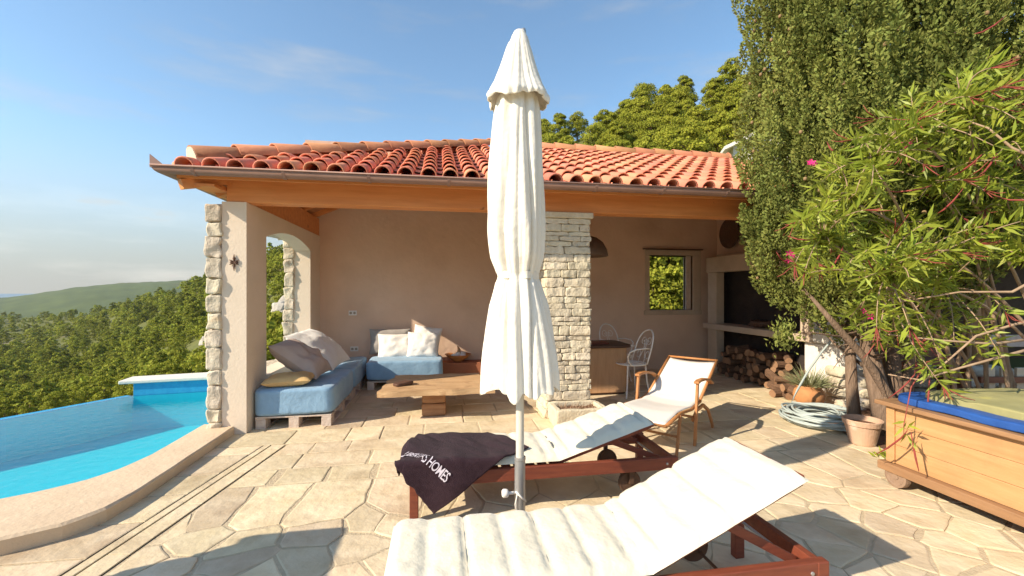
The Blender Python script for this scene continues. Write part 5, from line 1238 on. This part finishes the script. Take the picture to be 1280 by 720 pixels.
# ------------------------------------------------------------------ right background: shelter, bench, fence, wall
she = thing('wooden_shelter', 'dark timber shelter with a tan post behind the oleander', 'shelter', (7.3, 4.9, 0))
def shl(px, D): x, y = c2b((px - 640) / 540 * D, D); return x - 7.3, y - 4.9
a = shl(1220, 6.0); mb = MB(); mb.tube([(a[0], a[1], 0), (a[0], a[1], 2.0)], [.125, .115], 12); mb.build('post', M['post'], she, smooth=True)
a = shl(1400, 5.6); mb = MB(); mb.tube([(a[0], a[1], 0), (a[0], a[1], 2.0)], [.125, .115], 12); mb.build('post', M['post'], she, smooth=True)
m = Matrix.Rotation(R(-14), 4, 'Z')
MB().box(-.5, 3.6, -.15, 2.7, 2.0, 2.16, m).build('shelter_roof', M['darkwood'], she)
MB().box(-.5, 3.6, 2.5, 2.6, 0, 1.998, m).build('shelter_wall', M['darkwood'], she)
MB().box(-.48, -.40, .2, 2.498, 0, 1.998, m).build('shelter_wall', M['darkwood'], she)
MB().box(.1, 3.4, -.08, -.02, .70, .86, m).build('counter_rail', M['whitepaint'], she, bev=.005)
be = thing('board_bench', 'red brown board bench half hidden by oleander leaves', 'bench', (*c2b(4.95, 5.1), 0), R(-8))
MB().box(-.5, .35, -.2, .2, .62, .66).build('seat', M['brownboard'], be, bev=.005)
for x in (-.42, .27):
    MB().box(x - .03, x + .03, -.17, .17, 0, .618).build('leg', M['brownboard'], be, bev=.004)
MB().box(-.5, .35, .201, .24, .60, .95).build('backrest', M['brownboard'], be, bev=.005)
rw = thing('rubble_wall', 'low wall of brown rubble stones behind the cart', 'wall', (*c2b(4.3, 5.4), 0), R(-9)); random.seed(61); mb = MB()
for row in range(4):
    x = -.3
    while x < 1.8: wd = random.uniform(.14, .32); mb.stone((x + wd / 2, 0, .07 + row * .13), (wd / 2 - .006, .14, .062), 5, .014, 9, 5, random.random()); x += wd
mb.build('stones', M['stone'], rw, smooth=True)
pf = thing('picket_fence', 'low fence of pale pickets with a brown rail at the right edge', 'fence', (*c2b(5.2, 4.75), 0), R(-9))
for i in range(9):
    MB().box(i * .17, i * .17 + .10, -.014, .014, .02, .62 + .01 * math.sin(i * 3)).build('picket', M['picket'], pf, bev=.004)
for zz in (.18, .46): MB().box(-.1, 1.6, -.055, -.016, zz, zz + .065).build('rail', M['brownboard'], pf, bev=.004)

# small plants at the bed edge
g = np.random.default_rng(33)
for (x, y, lab) in ((3.86, 3.12, 'small bright green weed clump between the pale pot and the cart'), (4.10, 3.22, 'low green weed clump behind the pale pot')):
    n = 70; a = g.uniform(0, 6.28, n); P = np.stack([g.normal(0, .05, n), g.normal(0, .05, n), np.zeros(n)], 1); D = np.stack([np.cos(a), np.sin(a), g.uniform(.3, 1.5, n)], 1)
    V, F = leaves(P, D, g.uniform(.05, .13, n), .022, seed=int(x * 100)); o = link('weed_clump', np_mesh('weed_clump', V, F, M['oleander'], g.uniform(.2, .9, n))); o.location = (x, y, .01); tag(o, lab, 'plant')
# white house up the slope behind the roof
hx_, hy_ = c2b((945 - 640) / 540 * 25, 25); hz = float(terr(np.array(hx_), np.array(hy_)))
wh = thing('white_house', 'small white house peeping over the roof beside the cypress', 'house', (hx_, hy_, hz), R(-24))
mb = MB(); z1 = 1.45 + (365 - 205) / 540 * 25 - hz + 1.2; mb.box(-1.2, 4.5, 0, 5, -2, z1); mb.build('wall', M['whitewall'], wh)
mb = MB()
for (x0, x1, za, zb) in ((-1.75, 1.65, z1 - .35, z1 + 1.15), (1.65, 5.05, z1 + 1.15, z1 - .35)): mb.add([(x0, -.4, za), (x1, -.4, zb), (x1, 5.3, zb), (x0, 5.3, za), (x0, -.4, za + .2), (x1, -.4, zb + .2), (x1, 5.3, zb + .2), (x0, 5.3, za + .2)], [(0, 1, 2, 3), (4, 5, 6, 7), (0, 1, 5, 4), (1, 2, 6, 5), (2, 3, 7, 6), (3, 0, 4, 7)])
rf = mb.build('roof', M['whitewall'], wh); mb = MB(); mb.add([(-1.2, .01, z1 - .01), (4.5, .01, z1 - .01), (1.65, .01, z1 + 1.13)], [(0, 1, 2)]); mb.build('gable', M['whitewall'], wh, solid=.02)
for x in (.2, 2.4): w_ = MB().box(x, x + .7, -.03, -.004, z1 - 1.3, z1 - .3).build('window', M['dark'], wh)

# ------------------------------------------------------------------ air
hz_ = MB().box(-1900, 1900, -1900, 1900, -217, 420).build('haze', bpy.data.materials.new('thin_air')); tag(hz_, kind='stuff')
hm = hz_.data.materials[0]; hm.use_nodes = True; hm.node_tree.nodes.remove(hm.node_tree.nodes['Principled BSDF'])
pv = hm.node_tree.nodes.new('ShaderNodeVolumePrincipled'); pv.inputs['Color'].default_value = (.85, .9, 1, 1); pv.inputs['Density'].default_value = .00012; pv.inputs['Anisotropy'].default_value = .2
hm.node_tree.links.new(pv.outputs[0], hm.node_tree.nodes['Material Output'].inputs['Volume'])
